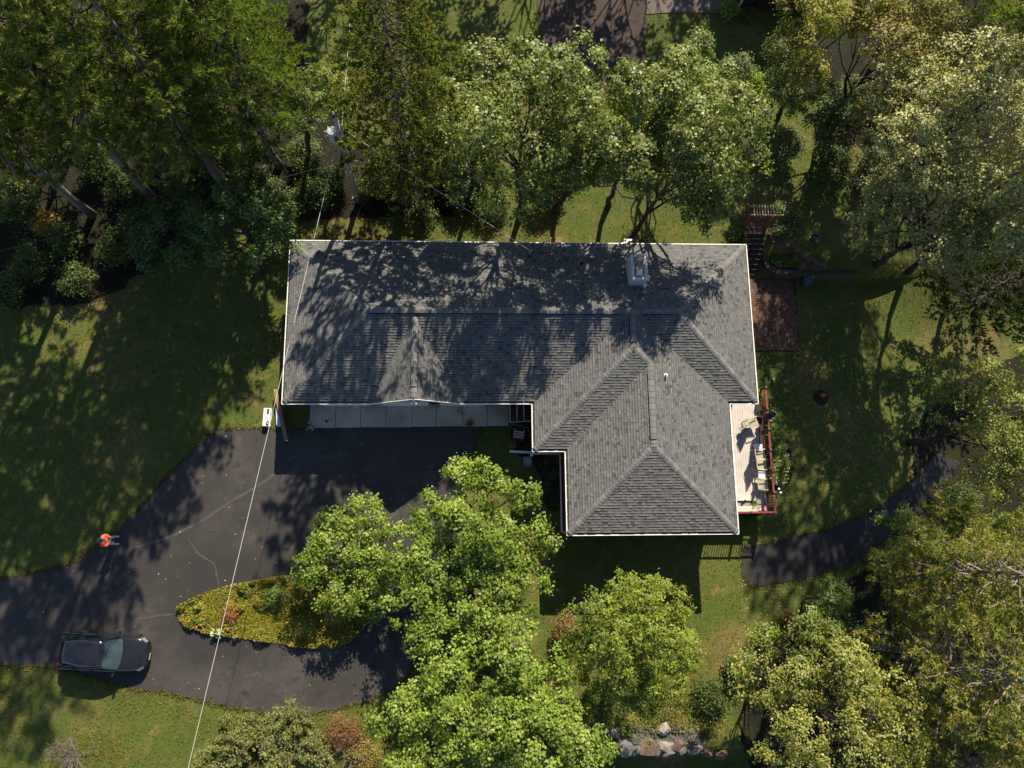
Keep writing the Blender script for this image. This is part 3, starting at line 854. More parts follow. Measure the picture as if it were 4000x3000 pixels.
# ------------------------------------------------------------------ furniture on the deck
FRAME = mat('tan_frame', (.52, .44, .35), .5, .08, 4, spec=.4)
SLING = mat('sling_fabric', (.36, .32, .26), .75, .10, 40)
def sling_chair(px, py, rz, label):
    """seat faces +x before rotation"""
    x, y = at(px, py, DZ + .45)
    t = empty('sling_chair', (0, 0, 0), label, 'chair', 'tan sling chairs on the deck')
    sw = .27
    mb = MB(); prof = [(.27, .46), (.1, .43), (-.12, .40), (-.2, .41)]
    vv = []
    for p in prof: vv += [(p[0], -sw + .03, p[1]), (p[0], sw - .03, p[1])]
    vv += [(a, b, c - .012) for a, b, c in vv]
    n = len(prof); ff = [(2 * i, 2 * i + 1, 2 * i + 3, 2 * i + 2) for i in range(n - 1)] + [(2 * n + 2 * i, 2 * n + 2 * i + 2, 2 * n + 2 * i + 3, 2 * n + 2 * i + 1) for i in range(n - 1)]
    mb.add(vv, ff); mb.build('seat', SLING, t)
    mb = MB(); prof = [(-.2, .41), (-.27, .65), (-.36, .92), (-.42, 1.02)]; vv = []
    for p in prof: vv += [(p[0], -sw + .03, p[1]), (p[0], sw - .03, p[1])]
    vv += [(a - .012, b, c) for a, b, c in vv]
    n = len(prof); ff = [(2 * i, 2 * i + 1, 2 * i + 3, 2 * i + 2) for i in range(n - 1)] + [(2 * n + 2 * i, 2 * n + 2 * i + 2, 2 * n + 2 * i + 3, 2 * n + 2 * i + 1) for i in range(n - 1)]
    mb.add(vv, ff); mb.build('backrest', SLING, t)
    for s in (-1, 1):
        mb = MB(); mb.tube([(.28, s * sw, .46), (-.15, s * sw, .40), (-.22, s * sw, .45), (-.36, s * sw, .9), (-.43, s * sw, 1.04)], .016, 6); mb.build('side_rail', FRAME, t)
        mb = MB(); mb.box((.04, s * (sw + .02), .64), (.52, .05, .025)); mb.build('armrest', FRAME, t)
        mb = MB(); mb.tube([(.27, s * (sw + .02), .63), (.28, s * (sw + .02), .0)], .016, 6); mb.build('leg', FRAME, t)
        mb = MB(); mb.tube([(-.2, s * (sw + .02), .63), (-.34, s * (sw + .02), .0)], .016, 6); mb.build('leg', FRAME, t)
    mb = MB(); mb.tube([(-.43, -sw, 1.04), (-.46, 0, 1.06), (-.43, sw, 1.04)], .018, 6); mb.tube([(.28, -sw, .46), (.28, sw, .46)], .014, 6); mb.build('cross_bar', FRAME, t)
    t.location = (x, y, DZ); t.rotation_euler = (0, 0, rz)
    return t
sling_chair(2940, 1653, R(17), 'tan sling chair turned at an angle beside the black bistro table')
sling_chair(2967, 1777, R(2), 'tan sling chair next to the upper white side table')
sling_chair(2973, 1815, R(-2), 'tan sling chair between the two white side tables')
sling_chair(2977, 1893, R(-2), 'tan sling chair below the lower white side table, nearest the planter')
def side_table(px, py, label, rz):
    x, y = at(px, py, DZ + .5)
    t = empty('side_table', (0, 0, 0), label, 'table', 'white slatted side tables')
    mb = MB(); mb.box((0, 0, .47), (.40, .30, .02)); mb.build('under_frame', WHITEP, t)
    for i in range(6):
        mb = MB(); mb.box((-.0, -.15 + .06 * i, .49), (.42, .05, .018)); mb.build('slat', WHITEP, t)
    for a in (-1, 1):
        for b in (-1, 1):
            mb = MB(); mb.tube([(a * .16, b * .11, .46), (a * .19, b * .14, 0)], .016, 6); mb.build('leg', WHITEP, t)
    t.location = (x, y, DZ); t.rotation_euler = (0, 0, rz)
side_table(2963, 1747, 'white slatted side table between the turned chair and the row of chairs', R(-4))
side_table(2978, 1855, 'white slatted side table between the two lower chairs', R(-3))
# bistro table
x, y = at(2914, 1662, DZ + .5)
t = empty('bistro_table', (x, y, DZ), 'small black wrought iron table with glass top beside the turned chair', 'table')
GLS = bpy.data.materials.new('clear_glass'); GLS.use_nodes = True
gb_ = GLS.node_tree.nodes['Principled BSDF']; gb_.inputs['Transmission Weight'].default_value = 1; gb_.inputs['Roughness'].default_value = .02; gb_.inputs['IOR'].default_value = 1.1; gb_.inputs['Base Color'].default_value = (.85, .9, .88, 1)
mb = MB(); ring = [(x + .24 * math.cos(a), y + .24 * math.sin(a), DZ + .52) for a in np.linspace(0, 2 * math.pi, 21)]; mb.tube(ring, .014, 6, cap=False); mb.build('rim', DARKM, t)
mb = MB(); mb.lathe((x, y, DZ + .515), [(.225, 0), (.225, .008)], 20); mb.build('glass_top', GLS, t)
for i in range(4):
    a = i * math.pi / 2 + .3
    mb = MB(); mb.tube([(x + .22 * math.cos(a), y + .22 * math.sin(a), DZ + .5), (x + .05 * math.cos(a), y + .05 * math.sin(a), DZ + .34), (x + .07 * math.cos(a + .5), y + .07 * math.sin(a + .5), DZ + .2), (x + .24 * math.cos(a), y + .24 * math.sin(a), DZ)], .012, 5); mb.build('leg', DARKM, t)
# closed parasol
x, y = at(2967, 1642, DZ + .05)
t = empty('parasol', (x, y, DZ), 'closed navy parasol standing in a black base at the deck edge', 'parasol')
mb = MB(); mb.lathe((x, y, DZ), [(.20, 0), (.20, .06), (.12, .09), (.06, .10), (.05, .3)], 16); mb.build('base', BLACKP, t)
mb = MB(); mb.tube([(x, y, DZ + .1), (x, y, DZ + 2.45)], .022, 8); mb.build('pole', DARKM, t)
NAVY = mat('navy_canvas', (.020, .035, .075), .8, .3, 9, bump=.3)
rs = random.Random(2); vv = []; ff = []
nn = 16; levels = [(.9, .06), (1.0, .15), (1.3, .17), (1.7, .13), (2.1, .09), (2.35, .05), (2.42, .025)]
for (z, r) in levels:
    for k in range(nn):
        a = 2 * math.pi * k / nn; rr = r * (1.18 if k % 2 else .72) * rs.uniform(.92, 1.08)
        vv.append((x + rr * math.cos(a), y + rr * math.sin(a), DZ + z))
for i in range(len(levels) - 1):
    for k in range(nn): ff.append((i * nn + k, i * nn + (k + 1) % nn, (i + 1) * nn + (k + 1) % nn, (i + 1) * nn + k))
mb = MB(); mb.add(vv, ff); mb.build('canopy', NAVY, t)
mb = MB(); mb.lathe((x, y, DZ + 1.5), [(.15, 0), (.16, .03), (.15, .06)], 12); mb.build('tie', NAVY, t)
# pale bench boxes round the spiky planter
CREAM = mat('cream_board', (.60, .54, .46), .7, .1, 3)
STONE = mat('grey_stone_tile', (.28, .25, .225), .8, .25, 9)
x0 = EX - .3; x1 = at(2952, 1945, DZ + .42)[0]
ya, yb = at(2900, 1934, DZ + .42)[1], at(2900, 1956, DZ + .42)[1]
t = empty('deck_bench', (x0 + .5, ya, DZ), 'cream bench box nearest the chairs', 'bench', 'cream bench boxes on the deck')
mb = MB(); mb.box(((x0 + x1) / 2, (ya + yb) / 2, DZ + .2), (x1 - x0 - .04, ya - yb - .04, .4)); mb.build('box', CREAM, t)
for i in range(2):
    w = (ya - yb) / 2; mb = MB(); mb.box(((x0 + x1) / 2, yb + w * (i + .5), DZ + .415), (x1 - x0, w - .008, .03)); mb.build('seat_board', CREAM, t)
yc, yd = at(2900, 1979, DZ + .42)[1], at(2900, 2001, DZ + .42)[1]
t = empty('deck_bench', (x0 + .5, yc, DZ), 'cream bench box against the south railing', 'bench', 'cream bench boxes on the deck')
mb = MB(); mb.box(((x0 + x1) / 2 + .05, (yc + yd) / 2 + .03, DZ + .2), (x1 - x0 + .06, yc - yd - .08, .4)); mb.build('box', CREAM, t)
for i in range(2):
    w = (yc - yd) / 2; mb = MB(); mb.box(((x0 + x1) / 2 + .05, yd + w * (i + .5) + .03, DZ + .415), (x1 - x0 + .1, w - .008, .03)); mb.build('seat_board', CREAM, t)
t = empty('tile_table', (x0 + .3, (yb + yc) / 2, DZ), 'low grey tiled table between the cream benches', 'table')
mb = MB(); mb.box(((x0 + x1) / 2 - .05, (yb + yc) / 2, DZ + .15), (x1 - x0 - .3, yb - yc - .06, .3)); mb.build('body', BROWNST, t)
for i in range(3):
    for j in range(2):
        w = (x1 - x0 - .2) / 3; h = (yb - yc - .02) / 2
        mb = MB(); mb.box((x0 + w * (i + .5), yc + .01 + h * (j + .5), DZ + .315), (w - .01, h - .01, .03)); mb.build('tile', STONE, t)
for i, (px, py, lb) in enumerate(((2901, 1967, 'black round lantern on the tiled table, the lower one'), (2911, 1955, 'small black lantern on the tiled table, the upper one'))):
    x, y = at(px, py, DZ + .45); t = empty('lantern', (x, y, DZ + .33), lb, 'lantern', 'black lanterns on the tiled table')
    mb = MB(); mb.lathe((x, y, DZ + .33), [(.05, 0), (.055, .02), (.05, .12), (.03, .16)], 10); mb.build('body', BLACKP, t)
    mb = MB(); mb.tube([(x - .04, y, DZ + .47), (x - .03, y, DZ + .55), (x + .03, y, DZ + .55), (x + .04, y, DZ + .47)], .006, 4); mb.build('handle', BLACKP, t)
# wire plant stand with a pink mat
x, y = at(2993, 1987, DZ + .4)
t = empty('wire_stand', (x - .1, y, DZ), 'round wire stand with a pink top in the deck corner', 'stand')
PINK = mat('dusty_pink', (.42, .17, .17), .7, .2, 12)
mb = MB(); mb.lathe((x, y, DZ + .40), [(.13, 0), (.14, .02), (.10, .025)], 16); mb.build('top', PINK, t)
for s in range(3):
    a = s * 2.1; mb = MB(); mb.tube([(x + .11 * math.cos(a), y + .11 * math.sin(a), DZ + .4), (x + .13 * math.cos(a), y + .13 * math.sin(a), DZ)], .008, 5); mb.build('leg', DARKM, t)
mb = MB(); ring = [(x - .16 + .13 * math.cos(a), y - .0 + .13 * math.sin(a), DZ + .03) for a in np.linspace(0, 2 * math.pi, 17)]; mb.tube(ring, .008, 5, cap=False)
o = mb.build('wire_hoop', DARKM); tag(o, 'dark wire hoop lying beside the pink topped stand', 'hoop')
# twin floodlight on the rail post
y = posts[4][1]
t = empty('post_floodlight', (RXX + .12, y, RZ + .1), 'twin white floodlight fixed to the deck rail post', 'floodlight')
mb = MB(); mb.box((RXX + .14, y, RZ + .0), (.08, .1, .1)); mb.build('bracket', CAPM, t)
for q, w in ((.16, .22), (-.04, .3)):
    mb = MB(); mb.lathe((RXX + .1 + w, y + q, RZ - .02), [(.03, 0), (.055, .05), (.065, .10), (.04, .13)], 12); mb.build('lamp', WHITEP, t)
    mb = MB(); mb.tube([(RXX + .14, y, RZ), (RXX + .1 + w, y + q, RZ)], .012, 5); mb.build('arm', CAPM, t)

# ------------------------------------------------------------------ patio, steps, retaining walls
PAV = [mat('paver_%s' % n, c, .9, .25, 6, bump=.3) for n, c in (('rust', (.165, .075, .048)), ('brown', (.115, .062, .044)), ('tan', (.17, .115, .065)), ('grey', (.095, .080, .062)))]
patio = empty('patio', (17.8, 13.2, -1.2)); tag(patio, 'patio of reddish tumbled pavers beside the house', kind='structure')
rs = random.Random(9)
px0, px1, py0_, py1_ = 16.35, 19.12, 11.05, 15.35
mb = MB(); mb.prism([(15.2, 11.0), (px1 + .05, 11.0), (19.3, py1_), (15.2, py1_)], -1.5, -1.17); mb.build('sand_bed', MULCH, patio)
meshes = {}
def pmesh(w, h, j):
    k = (w, h, j)
    if k not in meshes:
        mb = MB(); g = .012
        a, b = w / 2 - g / 2, h / 2 - g / 2; c = .02
        top = [(-a + c, -b + c), (a - c, -b + c), (a - c, b - c), (-a + c, b - c)]; bot = [(-a, -b), (a, -b), (a, b), (-a, b)]
        mb.add([(p[0], p[1], -.05) for p in bot] + [(p[0], p[1], -.008) for p in bot] + [(p[0], p[1], .0) for p in top],
               [(0, 1, 5, 4), (1, 2, 6, 5), (2, 3, 7, 6), (3, 0, 4, 7), (4, 5, 9, 8), (5, 6, 10, 9), (6, 7, 11, 10), (7, 4, 8, 11), (8, 9, 10, 11)])
        me = mb.mesh('paver'); me.materials.append(PAV[j]); meshes[k] = me
    return meshes[k]
rest = MB(); cnt = 0
pieces = []
y = py0_; row = 0
while y < py1_ - .05:
    h = .15; x = 15.3 + (row * .083) % .2
    while x < px1 - .04:
        w = rs.choice((.15, .15, .21))
        pieces.append((x + w / 2, y + h / 2, w, h)); x += w
    y += h; row += 1
pieces.sort(key=lambda p: -(p[0] > 16.2) * 10 + rs.random())
for i, (x, y, w, h) in enumerate(pieces):
    j = rs.choices((0, 1, 2, 3), (5, 4, 2, 2))[0]
    if i < 296:
        o = bpy.data.objects.new('paver', pmesh(w, h, j)); COL.objects.link(o); o.parent = patio
        o.location = (x - 17.8, y - 13.2, .055 + rs.uniform(-.004, .006)); o.rotation_euler = (rs.uniform(-.015, .015), rs.uniform(-.015, .015), rs.uniform(-.04, .04))
    else:
        rest.mi = j; rest.box((x, y, -1.17), (w - .012, h - .012, .05 + rs.uniform(0, .01)))
o = rest.build('paver_field', PAV, patio); tag(o, kind='stuff')

WALLST = mat('wall_block', (.10, .078, .062), .9, .3, 7, bump=.5)
WALLCAP = mat('wall_cap', (.085, .064, .050), .9, .3, 7, bump=.4)
STEPM = mat('step_stone', (.060, .048, .042), .9, .25, 6, bump=.4)
steps = empty('stone_steps', (16.5, 16.8, -1.2), 'dark stone garden steps climbing from the patio to the upper lawn', 'steps')
ns = 9
for i in range(ns):
    z1 = -1.2 + (i + 1) * 1.7 / ns; y0 = WALL_Y + .05 + i * .245
    mb = MB(); mb.box((16.45 - .03 * (i > 6), y0 + .16, z1 - .12), (1.25 + .06 * (i > 6), .34, .24)); mb.build('step', STEPM, steps, bevel=.02)
# landing pavers above the steps
for i in range(4):
    for j in range(3):
        mb = MB(); mb.box((15.98 + i * .31, 18.05 + j * .22, .50), (.29, .2, .06)); mb.build('landing_paver', PAV[(i + j) % 2], steps)
def block_wall(nm, pts, z0f, z1, label, cat='wall', capw=.32, bl=.38, seed=0):
    t = empty(nm, (pts[0][0], pts[0][1], z0f(*pts[0])), label, cat)
    rr = random.Random(seed)
    P = [Vector((p[0], p[1], 0)) for p in pts]
    seg = [(P[i + 1] - P[i]).length for i in range(len(P) - 1)]; tot = sum(seg)
    def pos(s):
        for i, L in enumerate(seg):
            if s <= L or i == len(seg) - 1: return P[i] + (P[i + 1] - P[i]) * (s / L), (P[i + 1] - P[i]).normalized()
            s -= L
    n = max(1, int(tot / bl)); zz = z1 - .09
    lo = min(z0f(p[0], p[1]) for p in pts) - .1
    r = 0
    while zz > lo:
        for i in range(n):
            p, d = pos((i + (.5 if r % 2 == 0 else .98)) * tot / n if (i + .98) * tot / n < tot else (i + .5) * tot / n)
            mb = MB(); mb.box((p.x + rr.uniform(-.01, .01), p.y + rr.uniform(-.01, .01), zz - .075), (tot / n - .012, .26, .14), math.atan2(d.y, d.x)); mb.build('block', WALLST, t)
        zz -= .15; r += 1
    for i in range(n):
        p, d = pos((i + .5) * tot / n); mb = MB(); mb.box((p.x, p.y, z1 - .045), (tot / n - .008, capw, .09), math.atan2(d.y, d.x)); mb.build('cap_stone', WALLCAP, t, bevel=.012)
    return t
block_wall('retaining_wall', [(17.22, 17.8), (17.22, 16.6), (17.35, 16.0), (17.8, 15.66), (18.6, 15.6), (20.2, 15.6), (22.5, 15.62)], lambda x, y: -1.2, -.28, 'curved block retaining wall between patio and planting bed', seed=1)
block_wall('retaining_wall', [(17.3, 17.75), (17.55, 17.25), (18.1, 17.08), (18.65, 16.9), (19.15, 16.4), (19.7, 15.9), (20.4, 15.75)], lambda x, y: -.35, .55, 'curved upper block wall behind the leafy planting bed', seed=2)
mb = None
# garden arbor over the steps
WOODT = mat('weathered_tan_wood', (.33, .25, .17), .8, .25, 8)
WOODB = mat('brown_wood', (.12, .062, .040), .8, .25, 8)
A = [at(*p, 2.5) for p in ((2935, 805), (3050, 805), (2935, 838), (3050, 838))]
bx = [at(*p, .5) for p in ((2905, 880), (2990, 880))]
t = empty('garden_arbor', ((A[0][0] + A[1][0]) / 2, (A[0][1] + A[2][1]) / 2, .5), 'slatted wooden garden arbor at the top of the stone steps', 'arbor')
xa, xb = A[0][0] + .05, A[1][0] - .05; yt, yb2 = A[0][1], A[2][1]
for yy in (yt, yb2):
    mb = MB(); mb.box(((xa + xb) / 2, yy, 2.46), (xb - xa + .35, .04, .10)); mb.build('beam', WOODT, t)
for i in range(10):
    xx = xa + .08 + (xb - xa - .16) * i / 9; mb = MB(); mb.box((xx, (yt + yb2) / 2, 2.53), (.04, yt - yb2 + .2, .05)); mb.build('slat', WOODT, t)
for xx in (xa + .1, xb - .1):
    for yy in (yt, yb2):
        mb = MB(); mb.box((xx, yy, 1.45), (.06, .06, 2.0)); mb.build('post', WOODB, t)
    for k in range(7):
        mb = MB(); mb.box((xx, (yt + yb2) / 2, .75 + k * .26), (.025, yt - yb2, .03)); mb.build('lattice_strip', WOODB, t)
    for k in range(3):
        mb = MB(); mb.box((xx, yb2 + (yt - yb2) * (k + 1) / 4, 1.4), (.03, .025, 1.8)); mb.build('lattice_strip', WOODB, t)
# teal storage bin
x, y = at(3155, 1095, -.7)
t = empty('storage_bin', (x, y, -1.2), 'teal lidded bin standing against the retaining wall', 'bin', rz=R(12))
TEAL = mat('teal_plastic', (.060, .115, .125), .5, .15, 5, spec=.4)
mb = MB(); mb.box((0, 0, .3), (.46, .42, .6), taper=1.12); mb.f and None; o = mb.build('body', TEAL, None); o.parent = t
mb = MB(); mb.box((0, 0, .63), (.56, .52, .06), taper=.92); o = mb.build('lid', TEAL, None, bevel=.015); o.parent = t
mb = MB(); mb.box((.31, .1, .62), (.08, .06, .03)); o = mb.build('handle', WHITEP, None); o.parent = t
# dark garden pot with a white hose ring
x, y = at(3182, 928, .7)
t = empty('garden_pot', (x, y, .5), 'blue grey garden urn among the long grass', 'pot')
mb = MB(); mb.lathe((x, y, .48), [(.12, 0), (.2, .12), (.22, .26), (.17, .38), (.19, .42), (.15, .42), (.12, .3)], 14); mb.build('body', mat('blue_grey_glaze', (.06, .065, .085), .35, .2, 8, spec=.5), t)
x, y = at(3168, 925, .55)
mb = MB(); mb.tube([(x + .02 + .1 * math.cos(a), y + .13 * math.sin(a), .56) for a in np.linspace(.6, 5.2, 14)], .018, 6); o = mb.build('hose_loop', mat('pale_hose', (.5, .5, .46), .5)); tag(o, 'pale curl of hose beside the blue grey urn', 'hose')
# mulch ring with potted marigolds
x, y = at(3203, 1555, -1.3); g = gz(x, y)
vv = []; rs = random.Random(3)
mb = MB(); mb.lathe((x, y, g), [(.46, -.02), (.44, .05), (.3, .10), (.02, .12)], 20)
o = mb.build('mulch_ring', MULCH); tag(o, 'round dark mulch mound in the east lawn', 'mulch mound')
# small white stake light
for i, (px, py, lb) in enumerate(((3020, 1482, 'small white cap of a standpipe in the grass below the patio'),)):
    x, y = at(px, py, -1.0); g = gz(x, y)
    t = empty('standpipe', (x, y, g), lb, 'pipe'); mb = MB(); mb.lathe((x, y, g - .05), [(.06, 0), (.06, .3)], 10); mb.build('pipe', BLACKP, t)
    mb = MB(); mb.lathe((x, y, g + .25), [(.075, 0), (.075, .06), (.04, .08)], 12); mb.build('cap', WHITEP, t)
# gazing ball in the top lawn
x, y = at(2712, 238, .7)
t = empty('gazing_ball', (x, y, .5), 'grey metal globe on the upper lawn beside the oak', 'ornament')
mb = MB(); mb.lathe((x, y, .45), [(.12, 0), (.06, .05), (.05, .2)], 10); mb.build('stand', DARKM, t)
mb = MB(); mb.lathe((x, y, .65), [(.16 * math.sin(a), .16 - .16 * math.cos(a)) for a in np.linspace(.05, 3.09, 9)], 16); mb.build('globe', mat('grey_globe', (.22, .23, .25), .3, .1, 8, spec=.6), t, smooth=True)
mb = MB(); mb.box((x, y, .98), (.04, .04, .03)); mb.build('finial', BLACKP, t)

# ------------------------------------------------------------------ ladder on the north eave
AL = mat('aluminium', (.55, .55, .54), .35, .05, 8, metal=.7)
lx = at(2455, 944, 3.2)[0]
lad = empty('ladder', (lx, 16.95, .1), 'aluminium ladder leaning on the north gutter', 'ladder')
for s in (-1, 1):
    mb = MB(); mb.bar((lx + s * .17, 16.95, .15), (lx + s * .17, 15.93, 3.55), .035, .07); mb.build('rail', AL, lad)
for i in range(11):
    tt = (i + .6) / 11.3; mb = MB(); mb.tube([(lx - .17, 16.95 - 1.02 * tt, .15 + 3.4 * tt), (lx + .17, 16.95 - 1.02 * tt, .15 + 3.4 * tt)], .016, 6); mb.build('rung', AL, lad)
mb = MB(); mb.box((lx, 16.12, 3.02), (.40, .12, .03)); mb.build('stand_off', WHITEP, lad)
# brown bench board and stones behind the house
x, y = at(2172, 936, .5)
t = empty('wooden_bench', (x, y, 0), 'plain brown wooden bench top just beyond the north gutter', 'bench')
for i in range(2):
    mb = MB(); mb.box((x, y - .07 + .16 * i, .45), (.68, .15, .04)); mb.build('board', mat('worn_board', (.20, .12, .075), .8, .2, 9), t)
for s in (-1, 1):
    mb = MB(); mb.box((x + s * .28, y, .22), (.06, .26, .43)); mb.build('leg', WOODB, t)

# ------------------------------------------------------------------ neighbour building at the top edge
t = empty('neighbour_house', (17.0, 33.5, .5), 'dark brown clapboard house corner at the top edge', 'house')
NB = mat('dark_brown_clapboard', (.050, .026, .022), .7, .15, 4)
nxa, nya = at(2882, 38, .5)
mb = MB(); mb.box((nxa + 2.2, nya + 3.0, 2.0), (4.4, 6.0, 3.2)); mb.build('wall', NB, t)
for k in range(14):
    mb = MB(); mb.box((nxa + 2.2, nya - .012, .55 + k * .21), (4.44, .03, .2), 0); mb.build('clapboard', NB, t)
mb = MB(); mb.box((nxa - .02, nya - .02, 1.9), (.10, .10, 3.0)); mb.build('corner_board', WHITE, t)
mb = MB(); mb.add([(nxa - .5, nya - .5, 3.5), (nxa + 4.9, nya - .5, 3.5), (nxa + 4.9, nya + 3, 5.3), (nxa - .5, nya + 3, 5.3), (nxa - .5, nya + 6.5, 3.5), (nxa + 4.9, nya + 6.5, 3.5)], [(0, 1, 2, 3), (3, 2, 5, 4)]); mb.build('roof', mat('brown_roof', (.09, .075, .065), .9), t)
PADP = [at(2529, 47, .5), at(2870, 55, .5), at(2885, -260, .5), at(2520, -260, .5)]
drape('concrete_pad', PADP, .04, mat('old_concrete', (.13, .105, .092), .9, .25, 2.5, bump=.2), 'weathered concrete pad at the top edge')
# ------------------------------------------------------------------ vegetation
LEAF = leaf_mat('broad_leaf', .5, .30, .30)
LEAFG = leaf_mat('glossy_oak_leaf', .46, .40, .28)
NEED = leaf_mat('needle', .6, .25, .33)
GRASSM = leaf_mat('grass_blade', .6, .2, .25)

def unit(v):
    return v / (np.linalg.norm(v, axis=1, keepdims=True) + 1e-9)
def leaf_quads(P, N, L, W, rg, fold=.25, droop=.0):
    """one folded diamond per point"""
    n = len(P)
    t = rg.normal(size=(n, 3)); t -= (t * N).sum(1, keepdims=True) * N; t = unit(t)
    t[:, 2] -= droop; t = unit(t)
    b = unit(np.cross(N, t))
    L = np.asarray(L).reshape(-1, 1); W = np.asarray(W).reshape(-1, 1)
    V = np.empty((n, 4, 3), np.float32)
    V[:, 0] = P - t * L * .5
    V[:, 1] = P + b * W * .5 + N * W * fold - t * L * .05
    V[:, 2] = P + t * L * .5
    V[:, 3] = P - b * W * .5 + N * W * fold - t * L * .05
    Fq = np.arange(4 * n, dtype=np.int32).reshape(n, 4)
    return V.reshape(-1, 3), Fq
LC = (1.88, 1.93, 1.30)
def palette(rg, n, cols, w, jit=.18):
    cols = np.array(cols, float) * np.array(LC)
    c = cols[rg.choice(len(cols), n, p=np.array(w, float) / sum(w))]
    return c * (1 + rg.uniform(-jit, jit, (n, 1))) * (1 + rg.uniform(-.06, .06, (n, 3)))
def ellipsoid_boughs(rg, c, r, nb, reach=(.38, .92)):
    B = []
    for i in range(nb):
        for _ in range(30):
            d = unit(rg.normal(size=(1, 3)))[0]
            if d[2] < -.35: continue
            u_ = rg.uniform(*reach)
            q = np.array(c) + d * np.array(r) * u_
            br = np.mean(r[:2]) * rg.uniform(.28, .42) * (1.22 - .55 * u_)
            if all(np.linalg.norm(q - b[0]) > .82 * min(br, b[1]) + .2 for b in B): break
        B.append((q, br))
    return B
def bent(a, b, k, amt, rg):
    a = np.array(a, float); b = np.array(b, float); L = np.linalg.norm(b - a)
    off = rg.normal(size=3) * amt * L
    pts = []
    for i in range(k + 1):
        t = i / k; pts.append(tuple(a * (1 - t) + b * t + off * math.sin(math.pi * t) + rg.normal(size=3) * .012 * L * (0 < i < k)))
    return pts

def broad_tree(name, label, crown_px, z, r, base_px=None, n=16000, nb=15, leaf=.13, cols=((.05, .09, .015),), w=(1,), seed=0, rz=None, accents=(), m=None, clump=.36, group=None, tr=.16, lean=0, bark=None, cat='tree', asp=.72, up=.75, fold=.22, twigs=0.0, bare=0, shell=(.78, 1.06), xy=None, reach=(.38, .92)):
    rg = np.random.default_rng(seed)
    cx, cy = xy or at(crown_px[0], crown_px[1], z)
    if base_px is None: bx_, by_ = cx, cy
    else: bx_, by_ = at(base_px[0], base_px[1], gz(*at(base_px[0], base_px[1], 0)))
    g = gz(bx_, by_)
    r3 = np.array([r, r, rz or r * .78]) if np.isscalar(r) else np.array([r[0], r[1], rz or np.mean(r) * .78])
    r3 = r3 * np.array([1.2, 1.2, 1.2]); n = int(n * 1.08); leaf = leaf * 1.1
    c = np.array([cx, cy, z])
    root = empty(name, (bx_, by_, g), label, cat, group)
    B = ellipsoid_boughs(rg, c, r3, nb, reach)
    # wood
    mb = MB()
    top = (cx + rg.normal() * .2, cy + rg.normal() * .2, z - r3[2] * .15)
    tp = bent((bx_, by_, g - .2), top, 7, .03, rg)
    mb.tube(tp, [tr * (1.25 if i == 0 else 1 - .62 * i / 7) for i in range(8)], 9)
    mb.build('trunk', bark or BARKD, root, smooth=True)
    lm = MB()
    for q, br in B:
        k = rg.integers(3, 7); a = tp[k]
        mid = bent(a, q, 5, .07, rg)
        lm.tube(mid, [tr * .42 * (1 - .75 * i / 5) for i in range(6)], 5)
        for _ in range(5):
            d = unit(rg.normal(size=(1, 3)))[0]; d[2] = abs(d[2]) * .6
            e = q + d * br * .9
            lm.tube(bent(mid[rg.integers(3, 6)], e, 3, .08, rg), [tr * .13, tr * .1, tr * .07, tr * .03], 4)
    lm.build('branches', bark or BARKD, root, smooth=True)
    # leaves: clumps on the boughs
    nper = n // len(B)
    Ps, Ns, Cs = [], [], []
    for q, br in B:
        nc = max(6, int(15 * (br / .9) ** 2 * (.36 / clump) ** 1.6))
        d = unit(rg.normal(size=(nc, 3))); d[:, 2] = np.where(d[:, 2] < -.45, -d[:, 2], d[:, 2])
        cp = q + d * br * rg.uniform(shell[0], shell[1], (nc, 1)) * np.array([1, 1, .82])
        idx = rg.integers(0, nc, nper)
        cr = clump * rg.uniform(.7, 1.25, nc)
        off = rg.normal(size=(nper, 3)) * np.array([.46, .46, .30]) * cr[idx][:, None]
        P = cp[idx] + off
        cd_ = rg.normal(size=(nc, 3)) * .3
        Nn = unit(d[idx] * .45 + cd_[idx] + np.array([0, 0, up]) + unit(off) * .4 + rg.normal(size=(nper, 3)) * .32)
        col = palette(rg, nper, cols, w)
        tone = rg.uniform(.82, 1.18, nc)[idx][:, None]
        col = col * tone
        Ps.append(P); Ns.append(Nn); Cs.append(col)
    P = np.concatenate(Ps); Nn = np.concatenate(Ns); Cc = np.concatenate(Cs)
    for (apx, apy, az, ar, acol) in accents:
        ax, ay = at(apx, apy, az)
        dd = np.linalg.norm((P - np.array([ax, ay, az])) / np.array([1, 1, 2.2]), axis=1) < ar
        k = dd & (rg.random(len(P)) < .75)
        Cc[k] = palette(rg, int(k.sum()), [acol], [1])
    Ls = leaf * rg.uniform(.5, 1.3, len(P))
    V, Fq = leaf_quads(P, Nn, Ls, Ls * asp, rg, fold=fold)
    org = np.array(root.location)
    link('crown', np_mesh('crown', V - org, Fq, np.repeat(Cc, 4, axis=0)), root, m or LEAF)
    if bare:
        bb = MB()
        for i in range(bare):
            q, br = B[int(rg.integers(0, len(B)))]
            bare_sprig(bb, q + np.array([0, 0, br * .5]), rg, .9)
        tag(bb.build('dead_twigs', TWIG, root), kind='stuff')
    return root

def bare_sprig(mb, o, rg, L=.9, n=7, depth=2, r=.014, updir=.8):
    for i in range(n):
        d = unit(rg.normal(size=(1, 3)))[0]; d[2] = abs(d[2]) * updir + .15; d /= np.linalg.norm(d)
        e = np.array(o) + d * L * rg.uniform(.6, 1.1)
        pts = bent(o, e, 4, .06, rg)
        mb.tube(pts, [r, r * .8, r * .6, r * .45, r * .3], 4, cap=False)
        if depth > 1:
            for k in (1, 2, 3):
                bare_sprig(mb, np.array(pts[k]), rg, L * .45, 2, depth - 1, r * .55, updir)

